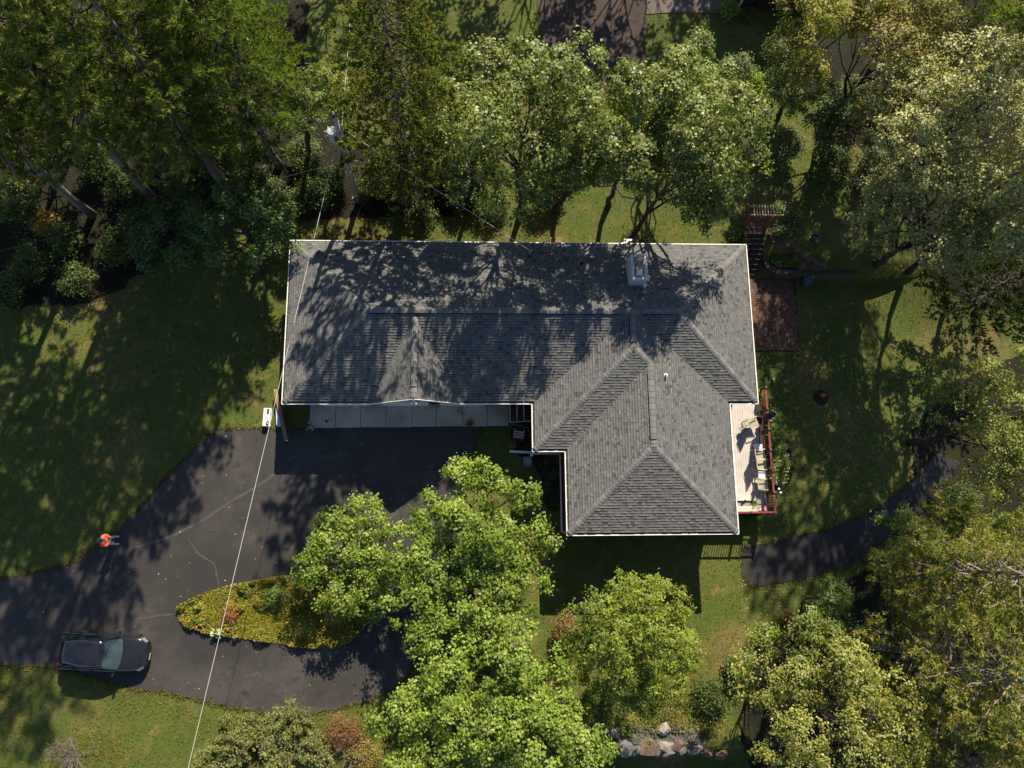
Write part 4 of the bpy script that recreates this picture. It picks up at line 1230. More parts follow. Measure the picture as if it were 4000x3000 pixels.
def needles(P, D, L, nn, W, spread, rg, cols, w, jit=.2, curl=0):
    """tufts of thin triangular needles round direction D at points P"""
    n = len(P)
    d = np.repeat(D, nn, 0) + rg.normal(size=(n * nn, 3)) * spread
    d = unit(d)
    p = np.repeat(P, nn, 0)
    LL = L * rg.uniform(.65, 1.15, (n * nn, 1))
    s = unit(np.cross(d, rg.normal(size=(n * nn, 3))))
    V = np.empty((n * nn, 3, 3), np.float32)
    V[:, 0] = p - s * W * .5; V[:, 1] = p + s * W * .5; V[:, 2] = p + d * LL
    col = np.repeat(palette(rg, n, cols, w, jit), nn, 0) * rg.uniform(.85, 1.15, (n * nn, 1))
    return V.reshape(-1, 3), np.arange(3 * n * nn, dtype=np.int32).reshape(-1, 3), np.repeat(col, 3, 0)

def pine(name, label, base_px, h, zc, rmax, seed, cols, w, whorl=.75, per=6, tuft=.33, nn=9, W=.046, spread=.36, droop=.1, tdens=8.6, bark=None, barkb=None, tr=.2, lean=(0, 0), group='tall pines', topf=.28, ball=False, cat='tree', shape=.8, sweep=.25):
    rg = np.random.default_rng(seed)
    bx_, by_ = at(base_px[0], base_px[1], 0); g = gz(bx_, by_)
    bx_, by_ = at(base_px[0], base_px[1], g)
    root = empty(name, (bx_, by_, g), label, cat, group)
    mb = MB()
    K = 10
    tp = [(bx_ + lean[0] * (i / K) ** 1.3 + rg.normal() * .05, by_ + lean[1] * (i / K) ** 1.3 + rg.normal() * .05, g - .3 + (h + .3) * i / K) for i in range(K + 1)]
    mb.tube(tp, [tr * (1.2 if i == 0 else 1 - .9 * i / K) for i in range(K + 1)], 10)
    mb.build('trunk', bark or BARK, root, smooth=True)
    def tpos(z):
        t = max(0, min(.999, (z - g + .3) / (h + .3))) * K; i = int(t); f = t - i
        return np.array(tp[i]) * (1 - f) + np.array(tp[i + 1]) * f
    bb = MB(); TP, TD = [], []
    z = zc
    while z < g + h - .2:
        f = (z - zc) / (g + h - zc)
        R0 = rmax * (topf + (1 - topf) * (1 - f) ** shape) * (.75 + .25 * min(1, f * 5 + .4))
        a0 = rg.uniform(0, 6.28)
        for i in range(per):
            a = a0 + 6.283 * i / per + rg.uniform(-.4, .4)
            Lb = R0 * rg.uniform(.6, 1.12)
            o = tpos(z + rg.uniform(-.2, .2))
            dr = np.array([math.cos(a), math.sin(a), 0])
            pts = []
            for k in range(6):
                t = k / 5
                pts.append(o + dr * Lb * t + np.array([0, 0, Lb * (sweep * t * t - droop * t)]) + rg.normal(size=3) * .05 * Lb * .5 * (k > 0))
            rad = .014 + .010 * Lb
            bb.tube([tuple(p) for p in pts], [rad * (1 - .8 * k / 5) for k in range(6)], 5, cap=False)
            ns = max(5, int(Lb * 5.0))
            for q in range(ns):
                t = rg.uniform(.32, 1.0) if q else 1.0
                kk = min(4, int(t * 5)); ft = t * 5 - kk
                p0 = pts[kk] * (1 - ft) + pts[kk + 1] * ft
                sd_ = rg.choice((-1, 1)) * rg.uniform(.3, .95)
                dd = np.array([math.cos(a + sd_), math.sin(a + sd_), rg.uniform(.0, .5)]); dd /= np.linalg.norm(dd)
                sl_ = Lb * rg.uniform(.16, .34) * (1.15 - .5 * t)
                p1 = p0 + dd * sl_
                bb.tube([tuple(p0), tuple((p0 + p1) / 2 + rg.normal(size=3) * .03), tuple(p1)], [.009, .007, .005], 3, cap=False)
                nt = max(2, int(sl_ * tdens)) if not ball else max(2, int(sl_ * tdens * .5))
                tt = rg.uniform(.35, 1.05, nt)
                TP.append(p0 + (p1 - p0) * tt[:, None] + rg.normal(size=(nt, 3)) * (.045 if not ball else .10))
                TD.append(unit(np.tile(dd * .7 + np.array([0, 0, .6]), (nt, 1)) + rg.normal(size=(nt, 3)) * .3))
        z += whorl * rg.uniform(.75, 1.25)
    bb.build('branches', barkb or BARKD, root, smooth=True)
    P = np.concatenate(TP); D = np.concatenate(TD)
    V, Fq, C = needles(P, D, tuft, nn, W, spread, rg, cols, w)
    link('crown', np_mesh('crown', V - np.array(root.location), Fq, C), root, NEED)
    return root

def shrub(name, label, px, r, h, seed, cols, w, n=2500, leaf=.09, z0=None, group=None, cat='shrub', blooms=None, m=None, clump=.2, asp=.6, stems=5, up=.6, at_xy=None, droop=0):
    rg = np.random.default_rng(seed)
    x, y = at_xy if at_xy else at(px[0], px[1], h * .6 + gz(*at(px[0], px[1], 0)))
    g = gz(x, y)
    rx, ry = (r, r) if np.isscalar(r) else r
    root = empty(name, (x, y, g), label, cat, group)
    mb = MB()
    nc = max(8, int(n / 60))
    d = unit(rg.normal(size=(nc, 3))); d[:, 2] = np.abs(d[:, 2])
    cp = np.array([x, y, g + h * .42]) + d * np.array([rx * .8, ry * .8, h * .5]) * rg.uniform(.55, 1.05, (nc, 1))
    for i in range(min(nc, stems * 3)):
        e = cp[i]; mb.tube(bent((x + rg.normal() * .08, y + rg.normal() * .08, g - .05), e, 3, .06, rg), [.018, .014, .01, .005], 4)
    mb.build('stems', BARKD, root)
    idx = rg.integers(0, nc, n)
    off = rg.normal(size=(n, 3)) * clump * np.array([.7, .7, .55])
    P = cp[idx] + off; P[:, 2] = np.maximum(P[:, 2], g + .03)
    N_ = unit(d[idx] * .5 + np.array([0, 0, up]) + rg.normal(size=(n, 3)) * .42)
    col = palette(rg, n, cols, w) * rg.uniform(.8, 1.2, nc)[idx][:, None]
    L = leaf * rg.uniform(.7, 1.3, n)
    V, Fq = leaf_quads(P, N_, L, L * asp, rg, droop=droop)
    link('foliage', np_mesh('foliage', V - np.array(root.location), Fq, np.repeat(col, 4, 0)), root, m or LEAF)
    if blooms:
        bc, bn, bs = blooms
        k = rg.integers(0, nc, bn)
        P = cp[k] + d[k] * clump * 1.0 + rg.normal(size=(bn, 3)) * .06 + np.array([0, 0, .04])
        bmesh_ = MB()
        for p in P:
            s = bs * rg.uniform(.7, 1.2)
            vv = [(p[0] + s * math.cos(a) * (1 if i % 2 else .6), p[1] + s * math.sin(a) * (1 if i % 2 else .6), p[2] + (.0 if i % 2 else .01)) for i, a in enumerate(np.linspace(0, 6.283, 9)[:-1])] + [(p[0], p[1], p[2] + .015)]
            bmesh_.add(vv, [(i, (i + 1) % 8, 8) for i in range(8)])
        o = bmesh_.build('blossoms', mat('petal_%02x%02x%02x' % tuple(int(c * 255) for c in bc), bc, .6, .1, 9), root); tag(o, kind='stuff')
    return root

def conifer_bush(name, label, px, r, h, seed, cols, w, n=900, group=None, tuft=.11, nn=9):
    rg = np.random.default_rng(seed)
    x, y = at(px[0], px[1], h * .6); g = gz(x, y)
    root = empty(name, (x, y, g), label, 'shrub', group)
    mb = MB(); TP, TD = [], []
    nb = 46
    for i in range(nb):
        a = rg.uniform(0, 6.283); el = rg.uniform(.15, 1.3)
        d = np.array([math.cos(a) * math.cos(el) * r, math.sin(a) * math.cos(el) * r, math.sin(el) * h]) * rg.uniform(.7, 1.1)
        o = np.array([x, y, g + .1]); pts = bent(o, o + d, 4, .06, rg)
        mb.tube(pts, [.02, .016, .012, .008, .004], 4)
        k = n // nb
        t = rg.uniform(.35, 1.03, k)
        TP.append(o + d * t[:, None] + rg.normal(size=(k, 3)) * .10)
        TD.append(unit(np.tile(unit(d[None])[0] + np.array([0, 0, .4]), (k, 1)) + rg.normal(size=(k, 3)) * .4))
    mb.build('stems', BARKD, root)
    V, Fq, C = needles(np.concatenate(TP), np.concatenate(TD), tuft * 1.3, nn - 2, .045, .5, rg, cols, w)
    link('foliage', np_mesh('foliage', V - np.array(root.location), Fq, C), root, NEED)
    return root

# ---- tall pines in the north-west
PG = ((.108, .135, .036), (.140, .152, .044), (.078, .106, .034)); PGW = (3, 2, 2)
pine('pine_tree', 'tall pine with its bare grey trunk leaning nearest the utility pole', (890, 742), 26.5, 8, 4.5, 21, PG, PGW, tr=.27, shape=.65, topf=.32)
pine('pine_tree', 'tall pine whose long grey trunk stands second from the utility pole', (597, 768), 27.5, 9, 4.3, 22, PG, PGW, tr=.25, shape=.65, topf=.32)
pine('pine_tree', 'tall pine whose trunk foot stands furthest left of the three bare trunks', (362, 840), 27, 9, 4.2, 23, PG, PGW, tr=.22, shape=.65, topf=.32)
pine('pine_tree', 'bright yellow green pine crown at the edge of the upper lawn', (1090, 650), 17.5, 4.0, 3.5, 24, ((.110, .140, .030), (.085, .125, .030), (.060, .095, .026)), (3, 3, 2), tr=.22, shape=.5, topf=.42)
pine('pine_tree', 'dark pine in the middle of the northwest grove', (1010, 560), 17.5, 5.0, 4.4, 25, PG, PGW, tr=.22)
pine('pine_tree', 'pine in the far left corner of the grove', (330, 480), 15, 4, 4.2, 26, PG, PGW, tr=.2)
pine('pine_tree', 'pine at the top edge left of the upper lawn', (900, 330), 15, 3.5, 4.3, 27, PG, PGW, tr=.2)
pine('pine_tree', 'pine behind the leftmost bare trunk at the left edge', (120, 700), 21, 4.5, 4.2, 30, PG, PGW, tr=.2)
pine('pine_tree', 'low dark pine between the bare trunks and the pole', (760, 640), 11, 3.0, 3.6, 31, PG, PGW, tr=.18)
for bx2, l2, h2, sd2 in (((25.5, 22.0), 'very tall pine rising out of the picture behind the bronze tree', 27, 33),):
    dv_ = _M.T @ np.array([bx2[0], bx2[1], -H])
    pine('pine_tree', l2, (2000 - F * dv_[0] / dv_[2], 1500 + F * dv_[1] / dv_[2]), h2, 13, 4.2, sd2, PG, PGW, tr=.24, shape=.6, topf=.35, tdens=7.0)
pine('spruce_tree', 'olive green spruce with a straight trunk beside the utility pole', (1610, 745), 20.5, 3.6, 3.0, 28, ((.105, .115, .028), (.078, .104, .028), (.130, .120, .034)), (3, 3, 2), whorl=.6, per=6, tuft=.20, nn=6, W=.075, spread=.5, sweep=.05, droop=.18, tdens=16, tr=.22, shape=.5, topf=.42, group='spruces')
pine('spruce_tree', 'young dark spruce half hidden behind the olive spruce', (1590, 810), 6.0, .6, 1.8, 29, ((.035, .060, .022), (.045, .070, .024)), (1, 1), whorl=.45, per=6, tuft=.15, nn=7, W=.05, tr=.1, group='spruces', shape=.9)

# ---- broadleaf trees
OAK = ((.074, .095, .020), (.102, .118, .028), (.054, .075, .017), (.130, .128, .040)); OW = (4, 3, 3, 1.5)
broad_tree('oak_tree', 'broad oak crown left of the gravel drive foot', (2050, 500), 9.4, 3.7, (2030, 850), 19000, 19, .145, OAK, OW, 41, m=LEAFG, rz=3.2, accents=((2180, 290, 9.5, .25, (.22, .13, .03)), (2090, 420, 9, .35, (.28, .20, .03))), bare=2, group='oaks behind the house')
broad_tree('oak_tree', 'oak crown in the centre behind the house roof', (2400, 520), 8.4, (3.1, 2.7), (2380, 800), 13000, 13, .145, OAK, OW, 42, m=LEAFG, rz=2.8, group='oaks behind the house')
broad_tree('oak_tree', 'oak with a dark leaning trunk rising by the north gutter', (2740, 540), 8.2, (3.1, 3.3), (2432, 985), 17000, 18, .14, OAK, OW, 43, m=LEAFG, rz=3.0, accents=((2800, 470, 9, .22, (.22, .13, .03)), (2550, 650, 8, .3, (.30, .20, .03))), bare=1, tr=.17, group='oaks behind the house')
broad_tree('oak_tree', 'small oak with a few red leaves beside the upper lawn', (2680, 310), 6.5, 2.0, (2630, 480), 6500, 9, .12, ((.085, .115, .030), (.115, .135, .042), (.060, .090, .022)), (3, 2, 2), 44, m=LEAFG, accents=((2570, 290, 6.5, .3, (.18, .05, .03)),), bare=1, group='oaks behind the house')
broad_tree('oak_tree', 'low oak filling the gap between the left and the centre oaks', (2220, 620), 6.2, (2.2, 1.8), None, 7000, 9, .14, OAK, OW, 38, m=LEAFG, rz=1.9, group='oaks behind the house')
broad_tree('oak_tree', 'low oak between the olive spruce and the left oak', (1850, 560), 6.4, (2.1, 2.0), None, 7000, 9, .14, OAK, OW, 39, m=LEAFG, rz=2.0, group='oaks behind the house')
SILV = ((.150, .150, .066), (.195, .185, .096), (.108, .116, .044), (.24, .22, .135)); SW = (4, 3, 3, 2)
broad_tree('oak_tree', 'huge pale oak crown filling the upper right side', (3700, 470), 8.0, (4.3, 4.1), None, 24000, 20, .125, SILV, SW, 45, m=LEAFG, rz=3.6, accents=((3820, 450, 9.5, .4, (.20, .11, .04)),), bare=2, tr=.24, group='pale oaks by the upper lawn')
broad_tree('oak_tree', 'pale oak crown overhanging the east lawn', (3650, 870), 6.0, (3.5, 3.2), None, 20000, 18, .125, SILV, SW, 46, m=LEAFG, rz=2.9, bare=3, tr=.22, group='pale oaks by the upper lawn')
broad_tree('oak_tree', 'pale oak crown cut by the right edge of the picture', (4000, 780), 9.5, (3.0, 3.0), None, 9000, 12, .15, SILV, SW, 40, m=LEAFG, rz=3.2, group='pale oaks by the upper lawn')
YEL = ((.130, .132, .026), (.165, .150, .034), (.095, .110, .022), (.19, .14, .034)); YW = (4, 3, 3, 1)
broad_tree('maple_tree', 'yellow green tree overhanging the brown neighbour house', (3180, 120), 6.2, (2.6, 2.6), None, 11000, 13, .125, YEL, YW, 47, rz=3.2, group='mixed trees at the top edge')
broad_tree('maple_tree', 'bronze and orange tinged tree at the top right', (3430, 240), 6.5, (3.4, 3.2), None, 15000, 15, .13, ((.110, .095, .025), (.095, .100, .025), (.17, .085, .025), (.07, .08, .02)), (4, 3, 2, 2), 48, rz=3.4, group='mixed trees at the top edge')
broad_tree('maple_tree', 'olive tree in the far upper right corner', (3850, 60), 9.0, (3.2, 2.4), None, 11000, 12, .11, ((.115, .105, .03), (.095, .105, .032), (.16, .10, .03)), (4, 4, 1), 49, rz=2.2, group='mixed trees at the top edge')
broad_tree('hazel_tree', 'loose tree with long arching sprays over the upper lawn corner', (3110, 350), 3.2, (1.9, 1.8), None, 6500, 9, .10, ((.085, .110, .035), (.125, .135, .045), (.06, .085, .025)), (4, 2, 3), 50, rz=2.2, group='mixed trees at the top edge')
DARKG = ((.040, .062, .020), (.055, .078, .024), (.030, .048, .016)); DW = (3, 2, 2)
pine('spruce_tree', 'dark shaded spruce at the right edge below the pale oaks', (3680, 1230), 10.5, .6, 3.4, 51, ((.036, .052, .018), (.046, .064, .022)), (1, 1), whorl=.6, per=7, tuft=.2, nn=6, W=.08, tdens=11, tr=.16, group='spruces', shape=.8)
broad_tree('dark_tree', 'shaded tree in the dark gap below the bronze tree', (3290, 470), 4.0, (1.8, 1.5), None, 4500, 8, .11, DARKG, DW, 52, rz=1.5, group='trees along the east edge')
broad_tree('linden_tree', 'rounded yellow green tree at the right edge beside the lower lawn', (3870, 1660), 5.8, (3.4, 3.3), None, 17000, 15, .11, ((.095, .115, .026), (.125, .130, .034), (.065, .088, .020), (.14, .11, .035)), (4, 3, 3, 1), 53, rz=3.4, group='trees along the east edge')
broad_tree('oak_tree', 'olive oak crown in the lower right beside the boulder wall', (3240, 2790), 6.2, (3.8, 3.4), None, 20000, 18, .11, ((.125, .132, .038), (.160, .155, .052), (.086, .100, .027), (.18, .15, .045)), (4, 3, 3, 1), 54, m=LEAFG, rz=3.0, bare=2, tr=.2, group='oaks at the lower right')
broad_tree('oak_tree', 'smaller olive oak between the spur drive and the lower right oak', (3130, 2570), 4.4, (2.3, 2.0), None, 9000, 11, .11, ((.090, .110, .032), (.120, .130, .044), (.065, .085, .024)), (4, 3, 3), 55, m=LEAFG, tr=.1, rz=2.2, group='oaks at the lower right')
ASH = ((.060, .098, .030), (.085, .120, .042), (.045, .075, .022)); AW = (4, 3, 3)
broad_tree('ash_sapling', 'blue green ash sapling overhanging the end of the spur drive', (3520, 2200), 3.2, (2.2, 1.9), None, 7500, 10, .17, ASH, AW, 56, rz=1.8, asp=.34, tr=.06, group='ash saplings by the spur')
broad_tree('ash_sapling', 'low ash sapling at the lawn edge below the spur drive', (3220, 2370), 2.0, (1.4, 1.1), None, 3600, 7, .16, ASH, AW, 57, rz=1.1, asp=.34, tr=.06, group='ash saplings by the spur')
broad_tree('ash_sapling', 'ash sapling standing right against the two needle pines', (3740, 2060), 3.6, (1.8, 1.6), None, 5000, 8, .16, ASH, AW, 58, rz=1.5, asp=.34, tr=.06, group='ash saplings by the spur')

RP = ((.185, .170, .052), (.145, .155, .046), (.100, .118, .036), (.23, .155, .055)); RPW = (4, 5, 3, .5)
for i, (bp, h, l) in enumerate((((3380, 2510), 15.5, 'red pine with a pale horizontal trunk above the lower right oak'), ((3440, 2215), 14.5, 'red pine whose bare branches reach out beside the ash saplings'), ((3480, 2850), 13.5, 'red pine in the bottom right corner'), ((3760, 2420), 11.0, 'red pine at the right edge'))):
    pine('red_pine', l, bp, h, 4.0 if i < 3 else 3.0, 3.9, 60 + i, RP, RPW, whorl=.6, per=6, tuft=.22, nn=12, W=.052, spread=.85, tdens=14.0, bark=BARK, barkb=BARKP, ball=True, tr=.2, group='red pines', shape=.55, topf=.35, sweep=.30, droop=.02)

# trees just beyond the top edge; they shade the upper lawn and the gravel drive
for i, (x_, y_, l) in enumerate(((-7, 39, 'first of the trees beyond the top edge, above the spruce'), (-1, 40.5, 'second of the trees beyond the top edge, left of the gravel drive'), (5, 40, 'third of the trees beyond the top edge, over the gravel drive'), (11.5, 41, 'fourth of the trees beyond the top edge, by the concrete pad'), (18, 43, 'fifth of the trees beyond the top edge, behind the brown house'))):
    broad_tree('roadside_tree', l, (0, 0), 7.5, (3.6, 3.0), None, 3000, 12, .26, OAK, OW, 90 + i, rz=4.2, group='trees beyond the top edge', xy=(x_, y_))
# ---- the big maple group over the drive and the locust
MAP = ((.085, .125, .022), (.120, .155, .034), (.060, .095, .016), (.165, .185, .060)); MW = (4, 4, 3, 1.6)
broad_tree('maple_tree', 'light green maple crown hanging over the right end of the island', (1395, 2165), 2.1, (2.85, 2.45), (1450, 2170), 14000, 15,   .122, MAP, MW, 71, rz=.85, accents=((1355, 2070, 7, .16, (.24, .09, .04)),), bare=1, group='maples over the drive', asp=.9)
broad_tree('maple_tree', 'light green maple crown nearest the porch with an orange patch', (1890, 2010), 4.8, (2.75, 2.3), (1860, 2060), 14000, 14,   .122, MAP, MW, 72, rz=1.9, accents=((1930, 1950, 7, .28, (.21, .12, .04)),), group='maples over the drive', asp=.9)
broad_tree('maple_tree', 'broad light green maple crown in the middle of the group', (1800, 2320), 4.4, (3.4, 2.4), (1820, 2290), 17000, 16,   .122, MAP, MW, 73, rz=1.5, bare=2, group='maples over the drive', asp=.9, accents=((1850, 2380, 9, .2, (.25, .07, .04)),))
broad_tree('maple_tree', 'maple crown beside the lit strip of lawn and the locust', (1910, 2600), 5.0, (2.9, 2.0), (1890, 2520), 14000, 14,   .122, MAP, MW, 74, rz=2.1, bare=1, group='maples over the drive', asp=.9, accents=((1985, 2645, 8.5, .2, (.20, .08, .03)),))
broad_tree('maple_tree', 'maple crown at the bottom edge above the red brush', (1760, 2850), 5.2, (3.0, 2.2), (1760, 2760), 15000, 14,   .122, MAP, MW, 75, rz=2.1, group='maples over the drive', asp=.9)
broad_tree('maple_tree', 'maple crown at the bottom edge beside the boulders', (2110, 2880), 5.4, (2.3, 2.0), (2080, 2750), 12000, 12,   .122, MAP, MW, 76, rz=1.9, bare=2, group='maples over the drive', asp=.9)
LOC = ((.108, .128, .022), (.084, .112, .020), (.140, .148, .030), (.060, .088, .016)); LW = (4, 3, 2, 2)
broad_tree('locust_tree', 'rounded yellow green locust tree standing alone on the south lawn', (2465, 2500), 5.4, (2.75, 2.7), (2400, 2490), 23000, 24, .155, LOC, LW, 77, rz=2.9, asp=.42, clump=.28, tr=.13, shell=(.75, 1.1), reach=(.5, .74))
# ---- smaller trees near the woods
broad_tree('laurel_tree', 'dark glossy tree at the house corner with a sunlit right side', (960, 880), 4.2, (2.4, 1.9), (1015, 1075), 11500, 13, .12, ((.050, .085, .026), (.070, .105, .034), (.038, .066, .020)), (4, 2, 3), 81, m=LEAFG, rz=1.9, group='small trees by the woods')
broad_tree('laurel_tree', 'dark glossy tree left of the house corner tree', (650, 900), 3.6, (1.9, 1.7), None, 7500, 10, .12, ((.042, .070, .024), (.055, .085, .028), (.032, .055, .018)), (4, 2, 3), 82, m=LEAFG, rz=1.6, group='small trees by the woods')
broad_tree('willow_bush', 'silvery leaved bush left of the pole transformer', (1200, 400), 5.5, (1.3, 1.7), (1230, 640), 5500, 8, .10, ((.125, .140, .070), (.09, .11, .045), (.07, .09, .03)), (3, 3, 2), 83, m=LEAFG, rz=1.8, asp=.45, group='small trees by the woods')
broad_tree('willow_bush', 'yellow tinged bush behind the utility pole', (1330, 330), 5.0, (1.1, 1.5), (1350, 560), 3800, 7, .10, ((.125, .135, .035), (.09, .11, .03)), (3, 3), 84, rz=1.4, group='small trees by the woods')
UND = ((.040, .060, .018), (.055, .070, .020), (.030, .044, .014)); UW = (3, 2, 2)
und = [((1190, 600), 1.3, 2.0, 'dark shrub under the yellow green pine left of the pole'), ((1290, 700), 1.1, 1.5, 'dark shrub just left of the pole shaft'), ((380, 620), 1.4, 2.0, 'dark shrub in the gap behind the leftmost bare trunk'), ((720, 740), 1.3, 1.7, 'dark shrub between the two right bare trunks'), ((470, 720), 1.3, 1.8, 'dark shrub between the two left bare trunks'), ((1010, 720), 1.4, 1.7, 'dark shrub right of the bare trunk nearest the pole'), ((1130, 790), 1.1, 1.4, 'dark shrub above the house corner tree'), ((540, 860), 1.2, 1.6, 'dark shrub above the left laurel'), ((250, 930), 1.2, 1.6, 'dark shrub below the leftmost trunk foot'), ((830, 620), 1.4, 2.2, 'dark shrub behind the bare trunk nearest the pole'), ((20, 1120), 1.2, 1.6, 'dark shrub at the left edge where the lawn begins'), ((1560, 640), 1.8, 2.6, 'large dark bush between spruce and left oak'), ((1700, 600), 1.6, 2.8, 'tall shaded bush at the left side of the left oak'), ((2140, 690), 1.7, 2.4, 'shaded bush under the gap between the left and centre oaks'), ((1850, 640), 1.6, 2.2, 'dark bush under the lit left oak'), ((2560, 560), 1.5, 2.0, 'shaded bush under the oak with the leaning trunk'), ((2620, 420), 1.4, 2.0, 'shaded bush behind the small red leaved oak'), ((3060, 560), 1.4, 1.8, 'dark bush at the dark gap left of the pale oaks'), ((3250, 640), 1.4, 1.8, 'dark bush under the bronze tree'), ((3330, 380), 1.6, 2.4, 'dark bush between the hazel and the bronze tree'), ((3050, 200), 1.2, 1.8, 'dark bush below the yellow green tree at the house'), ((120, 1010), 1.3, 1.8, 'dark undergrowth shrub at the left edge of the lawn'), ((290, 1090), 1.2, 1.5, 'dark undergrowth shrub reaching furthest onto the left lawn'), ((450, 960), 1.2, 1.9, 'dark undergrowth shrub beside the left laurel'), ((60, 780), 1.4, 2.2, 'tall dark shrub on the left edge under the pines'), ((1480, 700), 1.3, 1.8, 'dark shrub right of the pole foot'), ((1640, 800), 1.2, 1.2, 'dark shrub beside the north lawn left of the oaks'), ((1800, 740), 1.4, 1.7, 'shaded shrub under the left oak'), ((1920, 800), 1.1, 1.2, 'low shaded shrub under the left oak at the lawn edge'), ((1230, 740), 1.2, 1.5, 'dark shrub left of the pole foot'), ((2230, 600), 1.3, 1.8, 'shaded shrub under the centre oak'), ((3420, 640), 1.3, 1.5, 'shaded shrub at the lawn edge under the pale oaks'), ((2290, 320), .9, 1.0, 'low pale green shrub at the foot of the gravel drive'), ((2460, 280), 1.0, 1.6, 'dark shrub at the right foot of the gravel drive'), ((2880, 270), 1.3, 1.8, 'grey green shrub on the upper lawn'), ((2950, 320), .8, 1.2, 'bright green shrub on the upper lawn beside the hazel'), ((2840, 25), .7, 1.4, 'lime green shrub at the neighbour house corner'), ((2925, 50), .6, .7, 'dark rounded shrub against the neighbour wall'), ((3290, 2450), 1.0, 1.3, 'dark shrub under the low ash sapling'), ((3760, 1960), 1.4, 2.0, 'dark shrub at the right end of the spur drive'), ((2900, 2620), 1.0, 1.2, 'green shrub at the lawn edge left of the small olive oak'), ((2780, 2720), 1.0, 1.0, 'leafy shrub above the right end of the boulders'), ((3900, 2120), 1.6, 2.2, 'dark shrub at the right edge below the linden'), ((3000, 2500), .8, .9, 'fern green shrub at the lawn edge beside the small olive oak')]
for i, (px, r, h, l) in enumerate(und):
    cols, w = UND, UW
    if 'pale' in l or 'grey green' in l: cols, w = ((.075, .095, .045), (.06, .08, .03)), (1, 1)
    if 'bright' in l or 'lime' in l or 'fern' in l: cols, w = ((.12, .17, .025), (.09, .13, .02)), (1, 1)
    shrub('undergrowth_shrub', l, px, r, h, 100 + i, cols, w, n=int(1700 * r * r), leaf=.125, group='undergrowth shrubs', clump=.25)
shrub('bronze_shrub', 'orange brown shrub glowing in the shade at the left edge', (170, 870), .9, 1.6, 130, ((.22, .10, .025), (.16, .12, .03), (.09, .09, .02)), (3, 2, 2), 1800, .10, group='bronze shrubs')
shrub('bronze_shrub', 'purple brown shrub against the left side of the locust', (2210, 2470), (.75, 1.3), 1.6, 131, ((.11, .055, .040), (.15, .085, .055), (.08, .07, .025)), (3, 2, 1), 3200, .09, group='bronze shrubs')
shrub('bronze_shrub', 'dark red shrub in front of the small olive oak', (3110, 2440), .8, 1.0, 132, ((.085, .025, .020), (.06, .04, .02)), (2, 1), 1500, .09, group='bronze shrubs')
shrub('bronze_shrub', 'brown undergrowth below the left oak at the north lawn', (1720, 700), 1.3, 1.3, 133, ((.085, .045, .025), (.06, .05, .02)), (2, 2), 2600, .09, group='bronze shrubs')
shrub('phlox_shrub', 'small shrub with pink blooms at the upper lawn', (2885, 345), .6, .8, 134, UND, UW, 900, .08, blooms=((.55, .06, .12), 12, .07))

# ---- island planting
ISL = smooth_poly(pxpoly([(692, 2395), (700, 2365), (735, 2345), (800, 2315), (900, 2285), (1000, 2265), (1130, 2245), (1250, 2230), (1400, 2230), (1480, 2260), (1500, 2330), (1450, 2420), (1390, 2490), (1330, 2530), (1250, 2535), (1100, 2515), (950, 2490), (850, 2480), (760, 2460), (705, 2430)], 0), 1)
drape('island_bed', ISL, .05, MULCH, 'soil of the planted island in the driveway', skirt=.08)
def cover(name, label, poly, n, cols, w, leaf, h, seed, dens=None, asp=.5, m=None, hmin=.02, up=.7):
    rg = np.random.default_rng(seed)
    xs = [p[0] for p in poly]; ys = [p[1] for p in poly]
    pts = []
    while len(pts) < n:
        q = rg.uniform((min(xs), min(ys)), (max(xs), max(ys)), (4000, 2))
        pts += [p for p in q if inside(poly, p[0], p[1])]
    P2 = np.array(pts[:n])
    # bumpy height field of mounds
    mm = rg.uniform((min(xs), min(ys)), (max(xs), max(ys)), (max(8, int((max(xs) - min(xs)) * (max(ys) - min(ys)) * 2.2)), 2)); mr = rg.uniform(.25, .7, len(mm)); mh = rg.uniform(.3, 1.0, len(mm))
    z = np.zeros(n); tone = np.ones(n); ci = rg.integers(0, len(cols), len(mm))
    hue = np.zeros(n, int)
    for c, r_, hh, k in zip(mm, mr, mh, ci):
        d = np.linalg.norm(P2 - c, axis=1) / r_
        f = np.clip(1 - d * d, 0, 1) * hh
        hue = np.where(f > z, k, hue); z = np.maximum(z, f)
    zz = hmin + z * h * rg.uniform(.55, 1.05, n)
    g = np.array([gz(x, y) for x, y in P2])
    P = np.column_stack([P2, g + .05 + zz])
    N_ = unit(rg.normal(size=(n, 3)) * .5 + np.array([0, 0, up]))
    cc = np.array(cols) * np.array(LC)
    col = np.where((rg.random(n) < .6)[:, None], cc[hue], palette(rg, n, cols, w)) * rg.uniform(.75, 1.25, (n, 1))
    L = leaf * rg.uniform(.6, 1.4, n)
    V, Fq = leaf_quads(P, N_, L, L * asp, rg)
    o = link(name, np_mesh(name, V, Fq, np.repeat(col, 4, 0)), None, m or LEAF)
    tag(o, label, kind='stuff')
    return o
cover('ground_cover', 'dense yellow green ground cover plants filling the driveway island', ISL, 34000, ((.145, .130, .022), (.160, .122, .028), (.110, .115, .022), (.165, .11, .028), (.075, .088, .018)), (4, 2, 3, 1, 2), .11, .42, 140)
for i, (px, py, l) in enumerate(((775, 2375, 'cluster of orange lilies near the island tip, the upper one'), (755, 2415, 'cluster of orange lilies near the island tip, the left one'), (790, 2430, 'cluster of orange lilies near the island tip, the lower one'))):
    shrub('lily_clump', l, (px, py), .22, .5, 145 + i, ((.09, .12, .025),), (1,), 180, .12, blooms=((.62, .24, .015), 6, .05), group='orange lilies', cat='flowers', clump=.1)
